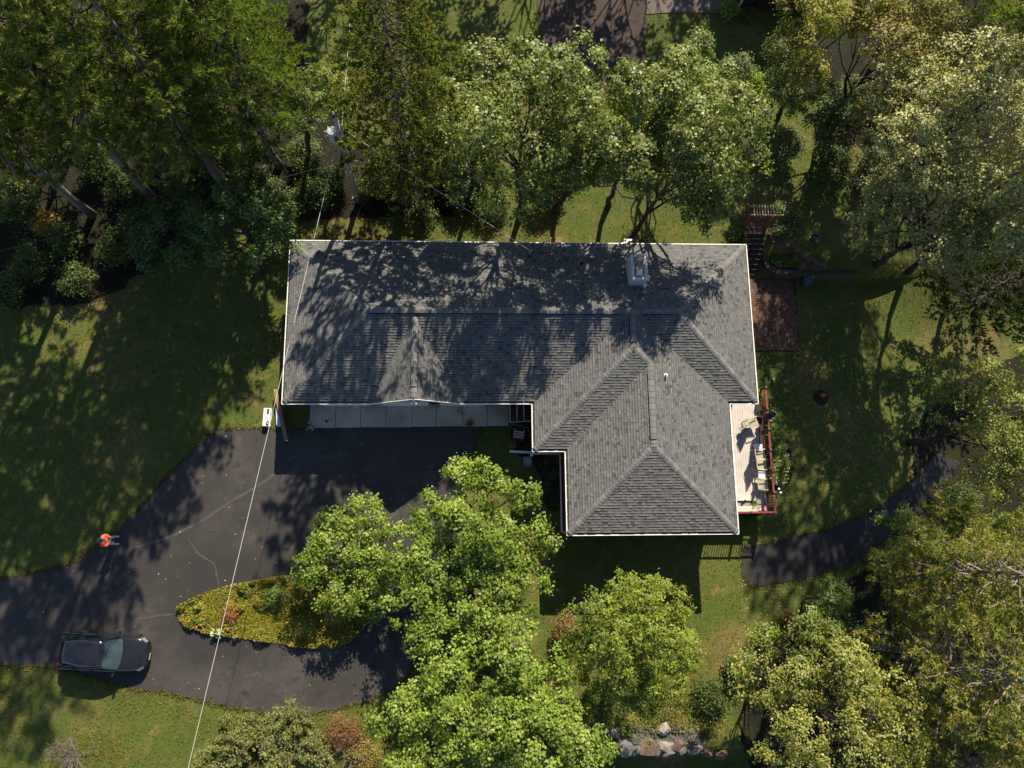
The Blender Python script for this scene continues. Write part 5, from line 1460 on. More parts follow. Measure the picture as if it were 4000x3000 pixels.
shrub('hydrangea', 'pale cream hydrangea bloom at the south edge of the island', (845, 2475), .22, .55, 149, ((.09, .12, .03),), (1,), 220, .12, blooms=((.62, .62, .40), 26, .05), cat='flowers', clump=.1)
shrub('bronze_shrub', 'rust coloured plant in the island under the wire', (895, 2400), .42, .5, 150, ((.16, .06, .03), (.12, .08, .03)), (2, 1), 900, .10, group='bronze shrubs')
shrub('bronze_shrub', 'straw coloured arching grass in the right half of the island', (1310, 2400), .6, .7, 151, ((.20, .15, .045), (.15, .11, .035)), (2, 1), 1300, .22, group='bronze shrubs', asp=.12)
shrub('island_shrub', 'dark green bush in the middle of the island', (1080, 2330), (.9, .5), .6, 152, ((.05, .075, .02), (.065, .09, .022)), (1, 1), 2200, .09, group='island shrubs')
shrub('island_shrub', 'golden green bush on the south side of the island', (1180, 2450), (1.1, .6), .6, 153, ((.15, .13, .03), (.12, .12, .025)), (1, 1), 3000, .09, group='island shrubs')

# ---- plants at the foot of the picture
JU = ((.165, .175, .105), (.215, .205, .12), (.12, .14, .085), (.21, .185, .08)); JW = (4, 3, 3, 1)
for i, (px, r, h, l) in enumerate((((900, 2900), 1.3, 1.5, 'blue green juniper left of the dark one at the bottom edge'), ((1080, 2960), 1.3, 1.5, 'dark blue green juniper in the middle at the bottom edge'), ((1130, 2830), 1.1, 1.5, 'pale green juniper closest to the driveway bottom edge'), ((1230, 2930), 1.1, 1.4, 'juniper touching the red brush at the bottom edge'), ((820, 2985), 1.0, 1.2, 'low juniper beside the overhead wire at the bottom edge'), ((990, 2860), .9, 1.0, 'small juniper between the pale and the left junipers'))):
    conifer_bush('juniper', l, px, r, h, 160 + i, JU, JW, 1900, 'junipers at the bottom edge')
shrub('red_brush', 'reddish brown brush at the bottom edge beside the maple', (1340, 2860), (1.3, .9), 1.0, 170, ((.125, .058, .045), (.165, .085, .066), (.08, .048, .032)), (3, 2, 1), 3600, .10, group='red brush', asp=.3, up=.3)
shrub('red_brush', 'olive brush with pale twigs in the bottom corner of the maple', (1420, 2960), 1.0, 1.0, 171, ((.13, .115, .03), (.16, .09, .05), (.09, .09, .025)), (3, 2, 1), 2500, .09, group='red brush')
for i, (px, py, L, l) in enumerate(((270, 2965, 1.5, 'bare grey twigs of a dead shrub in the lower left corner'), (1400, 2930, 1.3, 'bare pale branches of a dead shrub beside the red brush'))):
    rg = np.random.default_rng(180 + i); x, y = at(px, py, .2); mb = MB()
    bare_sprig(mb, np.array([x, y, .0]), rg, L, 11, 3, .02, .5); o = mb.build('dead_shrub', TWIG); tag(o, l, 'shrub', 'dead shrubs')
    o.location.z = gz(x, y)

# ---- flower bed below the deck, entry plants, pots
FB = ((.085, .125, .024), (.12, .15, .03), (.06, .095, .02)); FW = (3, 2, 2)
for i, (px, py, r, h, l) in enumerate(((3020, 1630, .55, .8, 'yellow green daisy bush by the navy parasol'), (3030, 1690, .55, .8, 'daisy bush second from the parasol'), (3040, 1750, .6, .8, 'dark green daisy bush in the middle of the bed'), (3050, 1810, .6, .8, 'daisy bush thick with white blooms near the lower chairs'), (3040, 1860, .5, .7, 'last daisy bush at the south end of the bed'))):
    shrub('daisy_bush', l, (px, py), (r * .8, r), h, 190 + i, FB, FW, 1500, .10, group='daisy bushes below the deck', cat='flowers', blooms=((.66, .68, .50), 38, .032), asp=.4)
def spiky(name, label, x, y, z, L, n, cols, seed, pot=True, cat='plant', potm=None, group='potted spiky plants', flowers=None, W=.03):
    rg = np.random.default_rng(seed)
    t = empty(name, (x, y, z), label, cat, group)
    zz = z
    if pot:
        mb = MB(); mb.lathe((x, y, z), [(.11, 0), (.16, .26), (.175, .26), (.175, .30), (.15, .30), (.14, .26)], 14); mb.build('pot', potm or mat('terracotta', (.22, .10, .06), .8, .15, 8), t)
        zz = z + .28
    V = []; Fs = []; C = []
    for i in range(n):
        a = rg.uniform(0, 6.283); el = rg.uniform(.15, 1.25); l = L * rg.uniform(.7, 1.1)
        d = np.array([math.cos(a), math.sin(a)]); s = np.array([-d[1], d[0]])
        col = palette(rg, 1, cols, [1] * len(cols))[0]
        b = len(V)
        for k in range(5):
            q = k / 4; rr = l * q * math.cos(el); h = l * (math.sin(el) * q - .45 * q * q * math.cos(el)); w = W * (1 - q * .9) * (.6 + q if q < .4 else 1)
            for sg in (-1, 1):
                V.append((x + d[0] * rr + s[0] * w * sg / 2, y + d[1] * rr + s[1] * w * sg / 2, zz + h)); C.append(col)
        for k in range(4): Fs.append((b + 2 * k, b + 2 * k + 1, b + 2 * k + 3, b + 2 * k + 2))
    link('leaves', np_mesh('leaves', np.array(V) - np.array([x, y, z]), np.array(Fs), np.array(C)), t, LEAF)
    if flowers:
        fc, fn, fr = flowers
        mb = MB()
        for i in range(fn):
            a = rg.uniform(0, 6.283); r_ = rg.uniform(.05, fr); p = (x + r_ * math.cos(a), y + r_ * math.sin(a), zz + rg.uniform(.1, .25))
            mb.lathe(p, [(.01, -.02), (.04, 0), (.035, .02), (.01, .03)], 7)
        o = mb.build('blooms', mat('bloom_%02x%02x%02x' % tuple(int(c * 255) for c in fc), fc, .6), t); tag(o, kind='stuff')
    return t
YG = ((.13, .16, .03), (.20, .20, .05), (.09, .13, .03)); GG = ((.05, .09, .03), (.07, .11, .04))
x, y = at(2952, 1968, DZ + .55); spiky('dracaena', 'big spiky plant in a pot between the cream benches', x, y, DZ, .52, 60, YG, 200)
x, y = at(2975, 1530, DZ + .5); spiky('dracaena', 'yellow spiky plant by the deck corner below the patio', x, y, DZ, .42, 30, ((.26, .22, .05), (.18, .19, .04)), 201)
x, y = at(1835, 1653, .3); spiky('flower_pot', 'flower pot with red blooms at the right end of the concrete apron', x, y, .05, .42, 55, GG, 202, flowers=((.50, .03, .06), 9, .28), group='flower pots')
x, y = at(1210, 1668, .3); spiky('flower_pot', 'flower pot with white blooms at the left end of the concrete apron', x, y, .04, .5, 50, GG, 203, flowers=((.5, .5, .45), 14, .3), group='flower pots')
x, y = at(2000, 1738, .3); spiky('flower_pot', 'flower pot with pink and white blooms below the striped chair', x, y, .03, .4, 55, GG, 204, flowers=((.60, .05, .12), 6, .25), group='flower pots')
x, y = at(3215, 1545, -1.0); spiky('flower_pot', 'clump of orange marigolds on the mulch mound', x, y, gz(x, y) + .1, .22, 22, ((.10, .06, .03),), 205, flowers=((.70, .26, .02), 14, .14), group='flower pots', pot=False, cat='flowers')
for i, (px, py, l) in enumerate(((2125, 1810, 'dark daylily clump beside the porch, first below the grey unit'), (2160, 1850, 'dark daylily clump against the porch trim'), (2135, 1900, 'dark daylily clump in the middle of the porch bed'), (2165, 1960, 'dark daylily clump at the south end of the porch bed'))):
    x, y = at(px, py, -.1); spiky('daylily', l, x, y, gz(x, y), .55, 60, ((.045, .062, .028), (.065, .080, .035)), 210 + i, pot=False, group='daylilies by the porch', W=.025)
# planting bed by the stone steps
bedp = [(17.45, 16.1), (17.9, 15.85), (19.3, 15.85), (18.7, 16.5), (18.2, 16.85), (17.6, 16.95)]
cover('bed_plants', 'leafy green plants filling the bed between the block walls', bedp, 2600, ((.055, .085, .022), (.08, .12, .03), (.035, .05, .018)), (3, 2, 2), .10, .35, 220)
for i, (px, py, l) in enumerate(((3060, 900, 'leafy green clump right of the arbor'), (3090, 880, 'leafy green clump above the curved wall'), (2890, 930, 'leafy green clump left of the stone steps'))):
    shrub('hosta', l, (px, py), .55, .5, 225 + i, ((.032, .046, .016), (.042, .056, .018)), (1, 1), 700, .12, group='hostas by the steps', cat='plant')
for i, (px, py, l) in enumerate(((3130, 960, 'clump of long ornamental grass nearest the steps wall'), (3160, 900, 'clump of long ornamental grass above the blue grey urn'), (3210, 980, 'clump of long ornamental grass right of the urn'), (3230, 910, 'clump of long ornamental grass furthest right'))):
    x, y = at(px, py, .6); spiky('ornamental_grass', l, x, y, gz(x, y), .75, 90, ((.06, .10, .028), (.085, .12, .035)), 230 + i, pot=False, group='ornamental grass by the urn', W=.02)
x, y = at(3035, 815, 2.5)
shrub('climbing_vine', 'pale flowering vine on the right end of the arbor', (3035, 815), .35, .4, 240, ((.10, .13, .04), (.06, .09, .03)), (1, 1), 350, .09, at_xy=(x, y), cat='vine').location.z = 2.42

# ---- grass blades and litter
def scatter(name, label, n, region, excl, seed, cols, w, size, lift, asp, up, m, dens=None):
    rg = np.random.default_rng(seed)
    pts = []
    x0, x1, y0, y1 = region
    tot = 0
    P2 = rg.uniform((x0, y0), (x1, y1), (n, 2))
    keep = np.ones(n, bool)
    for poly in excl:
        pa = np.array(poly); c = np.zeros(n, bool); j = len(pa) - 1
        for i in range(len(pa)):
            xi, yi = pa[i]; xj, yj = pa[j]
            cond = ((yi > P2[:, 1]) != (yj > P2[:, 1])) & (P2[:, 0] < (xj - xi) * (P2[:, 1] - yi) / (yj - yi + 1e-12) + xi)
            c ^= cond; j = i
        keep &= ~c
    P2 = P2[keep]; n = len(P2)
    if dens is not None:
        k = rg.random(n) < dens(P2); P2 = P2[k]; n = len(P2)
    g = np.array([gz(x, y) for x, y in P2])
    P = np.column_stack([P2, g + lift])
    N_ = unit(rg.normal(size=(n, 3)) * .55 + np.array([0, 0, up]))
    col = palette(rg, n, cols, w, .25)
    L = size * rg.uniform(.6, 1.4, n)
    V, Fq = leaf_quads(P, N_, L, L * asp, rg)
    o = link(name, np_mesh(name, V, Fq, np.repeat(col, 4, 0)), None, m); tag(o, label, kind='stuff')
    return o
HOUSEP = [(XW, YN), (XW, YS), (W1X, YS), (W1X, W1Y), (W2X, W1Y), (W2X, W2Y), (EX, W2Y), (EX, YS), (XE, YS), (XE, YN)]
APP = [(xs_, y_) for xs_, y_ in ((-8.95, 6.3), (3.1, 6.3), (3.1, 7.7), (-8.95, 7.7))]
PATP = [(15, 11), (19.2, 11), (19.3, 15.6), (15, 15.6)]
STEPP = [(15.7, 15.5), (19.5, 15.4), (19.5, 17.2), (17.2, 18.8), (15.7, 18.8)]
EXC = [DRIVE, DRIVE2, GDRIVE, HOUSEP, APP, PATP, STEPP, WOODS, PADP, SHADEB, SHADEN, MULCH2, MULCH3]
def patch(P2):
    return np.full(len(P2), 1.0)
scatter('grass', 'short lawn grass with dry tufts round the house', 140000, (-30, 31, -12.5, 34), EXC, 300, ((.048, .056, .012), (.066, .066, .015), (.105, .076, .030), (.036, .046, .010), (.125, .086, .042)), (5, 5, 2.2, 2, 1), .10, .022, .30, 1.3, GRASSM)
scatter('woodland_litter', 'fallen leaves and low weeds under the trees', 60000, (-36, 40, -14, 40), [DRIVE, DRIVE2, GDRIVE, HOUSEP, APP, PATP, STEPP, PADP], 301, ((.05, .028, .018), (.032, .02, .014), (.024, .03, .012), (.065, .04, .02)), (3, 3, 3, 1), .10, .03, .7, 1.2, GRASSM, dens=lambda P2: np.array([1.0 if (inside(WOODS, x, y) or inside(SHADEB, x, y) or inside(SHADEN, x, y)) else 0.0 for x, y in P2]))
scatter('dry_grass', 'tan dry grass along the south lawns', 90000, (-30, 6, -12.5, 1), [DRIVE, HOUSEP, DRIVE2], 304, ((.10, .072, .028), (.13, .086, .042), (.075, .062, .018)), (3, 2, 2), .11, .028, .28, .8, GRASSM, dens=lambda P2: np.clip((np.sin(P2[:, 0] * .9 + 1.3 * np.sin(P2[:, 1] * .7)) * np.sin(P2[:, 1] * 1.1 + .8 * np.sin(P2[:, 0] * .5)) + .35) * .8 * np.clip((-P2[:, 1] - 1) / 4, 0, 1), 0, 1))
scatter('clover_heads', 'white clover heads dotted over the east lawn', 1600, (14.5, 24, -6, 11), EXC, 302, ((.55, .55, .45), (.40, .38, .25)), (2, 1), .035, .06, .9, 2, GRASSM)
# ragged grass hanging over the pavement edges
def edge_grass(name, label, polys, seed, n_per_m, cols, w):
    rg = np.random.default_rng(seed); Q = []
    for poly in polys:
        for i in range(len(poly)):
            a, b = np.array(poly[i]), np.array(poly[(i + 1) % len(poly)]); L = np.linalg.norm(b - a)
            if not (-32 < a[0] < 32) or L < .02: continue
            k = int(L * n_per_m); t = rg.random((k, 1)); nrm = np.array([-(b - a)[1], (b - a)[0]]) / L
            dens = rg.random(k) < .45 + .55 * np.sin(t[:, 0] * 9 + i) ** 2
            Q.append((a + (b - a) * t + nrm * rg.normal(size=(k, 1)) * .07)[dens])
    P2 = np.concatenate(Q); n = len(P2)
    P = np.column_stack([P2, np.array([gz(x, y) for x, y in P2]) + .045])
    N_ = unit(rg.normal(size=(n, 3)) * .6 + np.array([0, 0, .5])); L = .13 * rg.uniform(.5, 1.5, n)
    V, Fq = leaf_quads(P, N_, L, L * .3, rg)
    o = link(name, np_mesh(name, V, Fq, np.repeat(palette(rg, n, cols, w, .25), 4, 0)), None, GRASSM); tag(o, label, kind='stuff')
DR_E = [DRIVE[i:i + 2] for i in range(len(DRIVE) - 1) if not (13 <= i <= 15)]
edge_grass('edge_grass', 'ragged grass along the driveway edges', DR_E + [DRIVE2], 305, 55, ((.045, .05, .012), (.085, .062, .026), (.11, .07, .035)), (3, 2, 1.5))
rg = np.random.default_rng(303)
lp = np.column_stack([rg.uniform(-27, 1, 260), rg.uniform(-9, 6.3, 260)])
lp = np.array([p for p in lp if inside(DRIVE, p[0], p[1]) and not inside(ISL, p[0], p[1])])
P = np.column_stack([lp, np.full(len(lp), .045)]); N_ = unit(rg.normal(size=(len(lp), 3)) * .25 + np.array([0, 0, 1]))
L = rg.uniform(.04, .11, len(lp)); V, Fq = leaf_quads(P, N_, L, L * .7, rg)
o = link('fallen_leaves', np_mesh('fallen_leaves', V, Fq, np.repeat(palette(rg, len(lp), ((.20, .10, .05), (.15, .13, .05), (.28, .22, .15)), (2, 2, 1)), 4, 0)), None, GRASSM); tag(o, 'few fallen leaves scattered on the driveway', kind='stuff')
# ------------------------------------------------------------------ utility pole and wires
PB = at(1400, 788, 0); PT = 9.3
PX, PY = PB
pole = empty('utility_pole', (PX, PY, 0), 'weathered wooden utility pole with a grey transformer', 'utility pole')
POLEW = mat('pole_wood', (.40, .34, .29), .85, .25, 11, bump=.4)
tx, ty = at(1307, 455, PT)
def pp(z): return (PX + (tx - PX) * z / PT, PY + (ty - PY) * z / PT, z)
mb = MB(); mb.tube([pp(-.2), pp(3), pp(6), pp(PT)], [.16, .145, .13, .115], 12); mb.build('shaft', POLEW, pole, smooth=True)
mb = MB(); p = pp(5.0); q = pp(5.55); mb.tube([p, q], [.165, .165], 12); mb.build('tar_band', BLACKP, pole)
mb = MB(); p = pp(1.15); mb.box((p[0] + .02, p[1] - .155, 1.15), (.10, .015, .16)); mb.build('tag_plate', WHITEP, pole)
tz = 7.15
trx, try_ = at(1300, 525, tz + .4)
TRM = mat('transformer_grey', (.40, .43, .45), .45, .15, 6, spec=.4)
mb = MB(); mb.lathe((trx, try_, tz), [(.05, -.02), (.24, 0), (.26, .04), (.26, .62), (.28, .63), (.28, .68), (.22, .76), (.05, .79)], 20); trf = mb.build('transformer', TRM, pole)
mb = MB(); mb.box(((trx + PX) / 2 + .02, try_ + .0, tz + .35), (.3, .1, .1)); mb.build('bracket', GREYM, trf)
for i, a in enumerate((2.2, 2.9, 3.6)):
    mb = MB(); mb.tube([(trx + .24 * math.cos(a), try_ + .24 * math.sin(a), tz + .5), (trx + .40 * math.cos(a), try_ + .40 * math.sin(a), tz + .53)], [.035, .025], 7); mb.build('bushing', WHITEP, trf)
for i in range(2):
    mb = MB(); mb.lathe((trx + .05 + i * .1, try_ + .12, tz + .74), [(.03, 0), (.045, .05), (.03, .09), (.04, .12), (.015, .15)], 8); mb.build('insulator', WHITEP, trf)
p = pp(PT)
mb = MB(); mb.lathe((p[0], p[1], PT), [(.118, 0), (.118, .02), (.03, .03)], 12); mb.build('pole_top', BARKD, pole)
mb = MB(); mb.lathe((p[0] - .02, p[1] + .06, PT), [(.02, 0), (.03, .12), (.06, .14), (.045, .2), (.06, .22), (.03, .28)], 9); mb.build('pin_insulator', WHITEP, pole)
mb = MB(); q = at(1380, 768, .9); mb.box((q[0], q[1], .62), (.16, .13, .32)); mb.build('meter_box', mat('grey_green_box', (.15, .19, .17), .5), pole)
WIRE = mat('pale_wire', (.55, .55, .52), .45, .1, 20)
WIRED = mat('dark_wire', (.10, .10, .10), .5, .1, 20)
def wire(pa, pb, sag, r, m, label, k=24):
    pts = []
    for i in range(k + 1):
        t = i / k; pts.append((pa[0] * (1 - t) + pb[0] * t, pa[1] * (1 - t) + pb[1] * t, pa[2] * (1 - t) + pb[2] * t - sag * 4 * t * (1 - t)))
    mb = MB(); mb.tube(pts, r, 6); o = mb.build('overhead_wire', m); tag(o, label, 'wire', 'overhead wires'); return o
def P3(px, py, z):
    x, y = at(px, py, z); return (x, y, z)
wire((trx + .12, try_ - .2, 7.1), P3(690, 3190, 6.2),   .0, .012, WIRE, 'thick pale wire crossing the roof and the island down to the bottom edge')
wire(P3(1335, 500, 8.2), P3(1398, -300, 8.6), .0, .010, WIRE, 'pale wire running north from the pole to the top edge')
wire(P3(1347, 510, 7.6), (MAST[0], MAST[1], mz + .75), .0, .011, WIRE, 'service wire from the pole to the roof mast')
wire(pp(5.0), P3(-300, 1060, 4.6), .0, .007, WIRED, 'wire running left from the tar band into the woods')
wire(pp(5.05), P3(2470, 700, 4.6), .0, .010, WIRE, 'thin wire running right from the tar band into the oaks')
wire(P3(1305, 450, 9.4), P3(-300, 760, 9.2), .0, .006, WIRED, 'thin dark wire from the pole top to the left edge')
wire(P3(1340, 480, 8.6), P3(2000, 800, 8.4), .0, .005, WIRED, 'thin dark wire from the pole top towards the oaks')
x, y = at(912, 2405, 6.35)
mb = MB(); mb.tube([P3(915, 2385, 6.5), P3(920, 2420, 6.3), P3(910, 2455, 6.2), P3(905, 2470, 6.45)], .012, 5); o = mb.build('wire_tail', WIRED); tag(o, 'slack loop hanging from the thick pale wire above the island', 'wire')

# ------------------------------------------------------------------ shingle bundles and long carton at the corner
def bundle_stack(name, px, py, rz, n, label, cols):
    x, y = at(px, py, .3); g = .0
    t = empty(name, (x, y, g), label, 'shingle bundles', 'wrapped shingle bundles', rz=rz)
    rr = random.Random(px)
    def ch(mb, nm, m, bev=0):
        o = mb.build(nm, m, None, bevel=bev); o.parent = t; return o
    for i in range(n):
        mb = MB(); mb.box((rr.uniform(-.015, .015), rr.uniform(-.02, .02), .05 + .098 * i), (.37, .98, .09)); ch(mb, 'bundle', cols[0], .015)
    return t, ch, n * .098
WRAP = mat('white_wrap', (.72, .74, .78), .35, .05, 6, spec=.5)
WRAPB = mat('pale_blue_wrap', (.50, .58, .66), .4, .12, 16, spec=.5)
INK = mat('wrap_black_print', (.03, .028, .028), .4); INKB = mat('wrap_navy_print', (.03, .035, .12), .4); ORG = mat('wrap_orange_print', (.55, .17, .03), .5); INKR = mat('wrap_red_print', (.42, .03, .05), .45); INKG = mat('wrap_grey_print', (.38, .40, .43), .45)
t, ch, tz_ = bundle_stack('shingle_bundle_stack', 1042, 1630, R(-2), 4, 'stack of white wrapped shingle bundles with black print on the lawn edge', [WRAP])
zt = tz_ + .003
for (cx, cy, w, h, m) in ((.06, .30, .11, .30, INK), (-.09, -.12, .16, .006, INKG), (-.02, .05, .20, .006, INKG), (-.11, .33, .08, .006, INKG), (-.11, .28, .08, .006, INKG), (-.11, .23, .08, .006, INKG), (.08, -.33, .15, .26, INK), (-.115, -.35, .09, .008, INKG)):
    mb = MB(); mb.box((cx, cy, zt), (w, h, .004)); ch(mb, 'print', m)
mb = MB(); mb.add([(-.13, -.05, zt + .006), (-.12, -.09, zt + .006), (.06, .0, zt + .006), (.07, .05, zt + .006)], [(0, 1, 2, 3)]); ch(mb, 'print', ORG)
mb = MB(); mb.add([(-.13, -.05, zt + .008), (-.12, -.09, zt + .008), (-.04, -.05, zt + .008), (-.05, -.01, zt + .008)], [(0, 1, 2, 3)]); ch(mb, 'print', INKG)
mb = MB(); mb.add([(.0, -.20, zt + .007), (.04, -.22, zt + .007), (.13, -.36, zt + .007), (.09, -.36, zt + .007)], [(0, 1, 2, 3)]); ch(mb, 'print', WRAP)
t, ch, tz2 = bundle_stack('shingle_bundle_stack', 1092, 1628, R(5), 4, 'stack of pale blue and red wrapped bundles under the long carton', [WRAPB])
mb = MB(); mb.box((.195, 0, tz2 / 2 + .03), (.03, .96, tz2 * .8)); ch(mb, 'print', INKR)
mb = MB(); mb.box((.155, .02, tz2 + .002), (.07, .9, .005)); ch(mb, 'print', INKR)
for k in range(9):
    mb = MB(); mb.box((-.08, -.42 + .1 * k, tz2 + .003), (.17, .02, .004)); ch(mb, 'print', INKG)
CARD = mat('cardboard', (.235, .150, .092), .8, .10, 8)
a = at(1076, 1528, .52); b = at(1119, 1724, .52)
t = empty('long_carton', ((a[0] + b[0]) / 2, (a[1] + b[1]) / 2, tz2 + .01), 'long brown cardboard carton lying across the wrapped bundles', 'carton')
mb = MB(); mb.bar((a[0], a[1], tz2 + .10), (b[0], b[1], tz2 + .10), .19, .17); o = mb.build('box', CARD, t, bevel=.008)
dv = Vector((b[0] - a[0], b[1] - a[1], 0)).normalized()
mb = MB(); mb.bar((a[0], a[1], tz2 + .188), (b[0], b[1], tz2 + .188), .012, .004); mb.build('seam', mat('carton_tape', (.30, .20, .12), .5), t)
e = Vector((b[0], b[1], tz2 + .187)) - dv * .06
mb = MB(); mb.bar(e + Vector((.04, 0, .002)), e + Vector((.04, 0, .002)) + dv * .05, .09, .006); mb.build('label_sticker', WHITEP, t)
for k, off in ((0, -.04), (1, .04)):
    s0 = Vector((a[0] + off, a[1], tz2 + .08)); mb = MB(); mb.tube([s0 + dv * .05, s0 - dv * .12], .025, 8); mb.build('pipe_end', mat('pale_pipe', (.42, .40, .36), .5), t)

# ------------------------------------------------------------------ things by the entry
x, y = at(2026, 1697, .45)
t = empty('striped_chair', (x, y, .02), 'folding lawn chair draped with a red and white striped cover', 'chair', rz=R(-8))
def ch(mb, nm, m, bev=0, par=None):
    o = mb.build(nm, m, None, bevel=bev); o.parent = par or t; return o
STR = mat('crimson_stripe', (.24, .014, .045), .7); STW = mat('white_stripe', (.62, .60, .62), .7); NV = mat('navy_cloth', (.018, .020, .045), .75)
for i in range(7):
    mb = MB(); mb.box((0, .21 - .07 * i, .45 + .004 * (i % 2)), (.46, .066, .02)); ch(mb, 'stripe', STR if i % 2 == 0 else STW)
mb = MB(); mb.box((0, .34, .66), (.46, .05, .45)); ch(mb, 'backrest', NV)
mb = MB(); mb.box((0, -.31, .43), (.44, .10, .03)); ch(mb, 'front_flap', NV)
for sx in (-1, 1):
    mb = MB(); mb.tube([(sx * .25, -.28, 0), (sx * .25, .26, .6)], .013, 6); ch(mb, 'leg', GREYM)
    mb = MB(); mb.tube([(sx * .25, .30, 0), (sx * .25, -.26, .62)], .013, 6); ch(mb, 'leg', GREYM)
    mb = MB(); mb.box((sx * .27, .02, .63), (.04, .5, .025)); ch(mb, 'armrest', GREYM)
x, y = at(2061, 1803, .35)
t = empty('condenser_unit', (x, y, gz(x, y)), 'square grey air conditioning unit between porch and maple', 'air conditioner', rz=R(3))
ACG = mat('unit_grey', (.14, .15, .155), .5, .15, 8)
mb = MB(); mb.box((0, 0, .3), (.46, .52, .6)); ch(mb, 'cabinet', ACG, .03)
mb = MB(); mb.lathe((0, 0, .6), [(.19, 0), (.19, .015), (.17, .018), (.17, .005)], 18); ch(mb, 'fan_ring', GREYM)
for k in range(5):
    mb = MB(); r_ = .04 + .03 * k; mb.tube([(r_ * math.cos(q), r_ * math.sin(q), .617) for q in np.linspace(0, 6.283, 15)], .005, 4, cap=False); ch(mb, 'grille_ring', GREYM)
mb = MB(); mb.lathe((0, 0, .61), [(.05, 0), (.05, .02), (.01, .03)], 10); ch(mb, 'fan_hub', GREYM)
HOSE = mat('garden_hose', (.24, .25, .22), .5)
hp = [(1988, 1580), (1986, 1610), (1985, 1640), (1995, 1655), (2015, 1661), (2040, 1662), (2060, 1672), (2068, 1690), (2069, 1705)]
mb = MB(); mb.tube([(*at(a_, b_, .05), .05 + .01 * (i % 2)) for i, (a_, b_) in enumerate(hp)], .016, 6); o = mb.build('garden_hose', HOSE); tag(o, 'grey garden hose curving round the entry steps', 'hose')

# ------------------------------------------------------------------ parked car (front points to +x)
ca, cb_ = at(228, 2538, .75), at(576, 2557, .75)
CL = math.hypot(cb_[0] - ca[0], cb_[1] - ca[1]); cang = math.atan2(cb_[1] - ca[1], cb_[0] - ca[0])
car = empty('car', ((ca[0] + cb_[0]) / 2, (ca[1] + cb_[1]) / 2, .03), 'black station wagon parked on the driveway beside the lawn', 'car', rz=cang)
PAINT = mat('black_car_paint', (.012, .012, .016), .10, .1, 3, spec=.5, coat=.8)
GLASS = mat('car_glass', (.012, .018, .020), .04, 0, spec=.7, coat=.5)
WSG = mat('windscreen_glass', (.040, .066, .072), .05, .25, 3, spec=.7, coat=.5)
RUB = mat('tyre_rubber', (.014, .014, .014), .8); RIM = mat('alloy_rim', (.35, .35, .36), .3, .1, 8, metal=.8)
CHROME = mat('chrome', (.6, .6, .6), .12, 0, metal=1.0); LAMPG = mat('headlamp_lens', (.16, .17, .18), .1, .2, 18, spec=.7); TAIL = mat('tail_lens', (.20, .01, .01), .15, .1, 8, spec=.6)
hl = CL / 2; hw = .875
def ring(x, w, zt, zs, zb, crown_=.03, n=5):
    """cross-section: bottom, sill, shoulder, crowned top (right to left)"""
    P = [(x, -w * .86, zb), (x, -w, zb + .14), (x, -w * 1.0, (zb + zs) / 2 + .06), (x, -w * .965, zs)]
    for i in range(n):
        t = (i + 1) / (n + 1); P.append((x, -w * .965 + 2 * w * .965 * t, zt + crown_ * math.sin(math.pi * t) + (zs - zt) * (abs(2 * t - 1) ** 3)))
    P += [(x, w * .965, zs), (x, w, (zb + zs) / 2 + .06), (x, w, zb + .14), (x, w * .86, zb)]
    return P
st_ = [(-1.0, .46, .72, .68, .34), (-.98, .64, .86, .78, .27), (-.94, .76, .95, .86, .23), (-.86, .84, .99, .91, .21), (-.72, hw, 1.0, .93, .20), (-.3, hw, .99, .93, .20), (.15, hw, .97, .92, .20), (.42, hw, .95, .90, .20), (.50, hw * .995, .93, .88, .20), (.70, hw * .97, .89, .83, .20), (.85, hw * .91, .82, .76, .22), (.94, hw * .80, .72, .66, .26), (.985, hw * .64, .60, .56, .30), (1.0, hw * .50, .52, .50, .34)]
V = []; Fq = []
for (fx, w, zt, zs, zb) in st_: V += ring(fx * hl, w, zt, zs, zb)
k = len(V) // len(st_)
for i in range(len(st_) - 1):
    for j in range(k): Fq.append((i * k + j, (i + 1) * k + j, (i + 1) * k + (j + 1) % k, i * k + (j + 1) % k))
Fq.append(tuple(range(k))); Fq.append(tuple(range((len(st_) - 1) * k, len(st_) * k))[::-1])
mb = MB(); mb.add(V, Fq)
def cc(mb, nm, m, par=None, smooth=False, sub=0, bev=0):
    o = link(nm, mb.mesh(nm), par or car, m, smooth)
    if sub:
        q = o.modifiers.new('sub', 'SUBSURF'); q.levels = sub; q.render_levels = sub
    if bev:
        b = o.modifiers.new('bevel', 'BEVEL'); b.width = bev; b.segments = 2; b.limit_method = 'ANGLE'
    return o
cc(mb, 'body', PAINT, smooth=True, sub=2)
# cabin: roof skin over glass house
cab = [(-.88, .5, 1.00), (-.80, .50, 1.28), (-.72, .585, 1.40), (-.35, .65, 1.475), (.0, .66, 1.47), (.16, .615, 1.42)]
V = []; Fq = []
nn = 7
for fx, w, z in cab[1:]:
    for j in range(nn):
        t = j / (nn - 1); V.append((fx * hl, -w + 2 * w * t, z + .045 * math.sin(math.pi * t) - .03))
m_ = len(cab) - 1
for i in range(m_ - 1):
    for j in range(nn - 1): Fq.append((i * nn + j, (i + 1) * nn + j, (i + 1) * nn + j + 1, i * nn + j + 1))
base = len(V); V += [(v[0], v[1], v[2] - .05) for v in V]
for i in range(m_ - 1):
    for j in range(nn - 1): Fq.append((base + i * nn + j, base + i * nn + j + 1, base + (i + 1) * nn + j + 1, base + (i + 1) * nn + j))
bd = [j for j in range(nn)] + [i * nn + nn - 1 for i in range(1, m_)] + [(m_ - 1) * nn + j for j in range(nn - 2, -1, -1)] + [i * nn for i in range(m_ - 2, 0, -1)]
for q in range(len(bd)):
    a_, b_ = bd[q], bd[(q + 1) % len(bd)]; Fq.append((a_, b_, base + b_, base + a_))
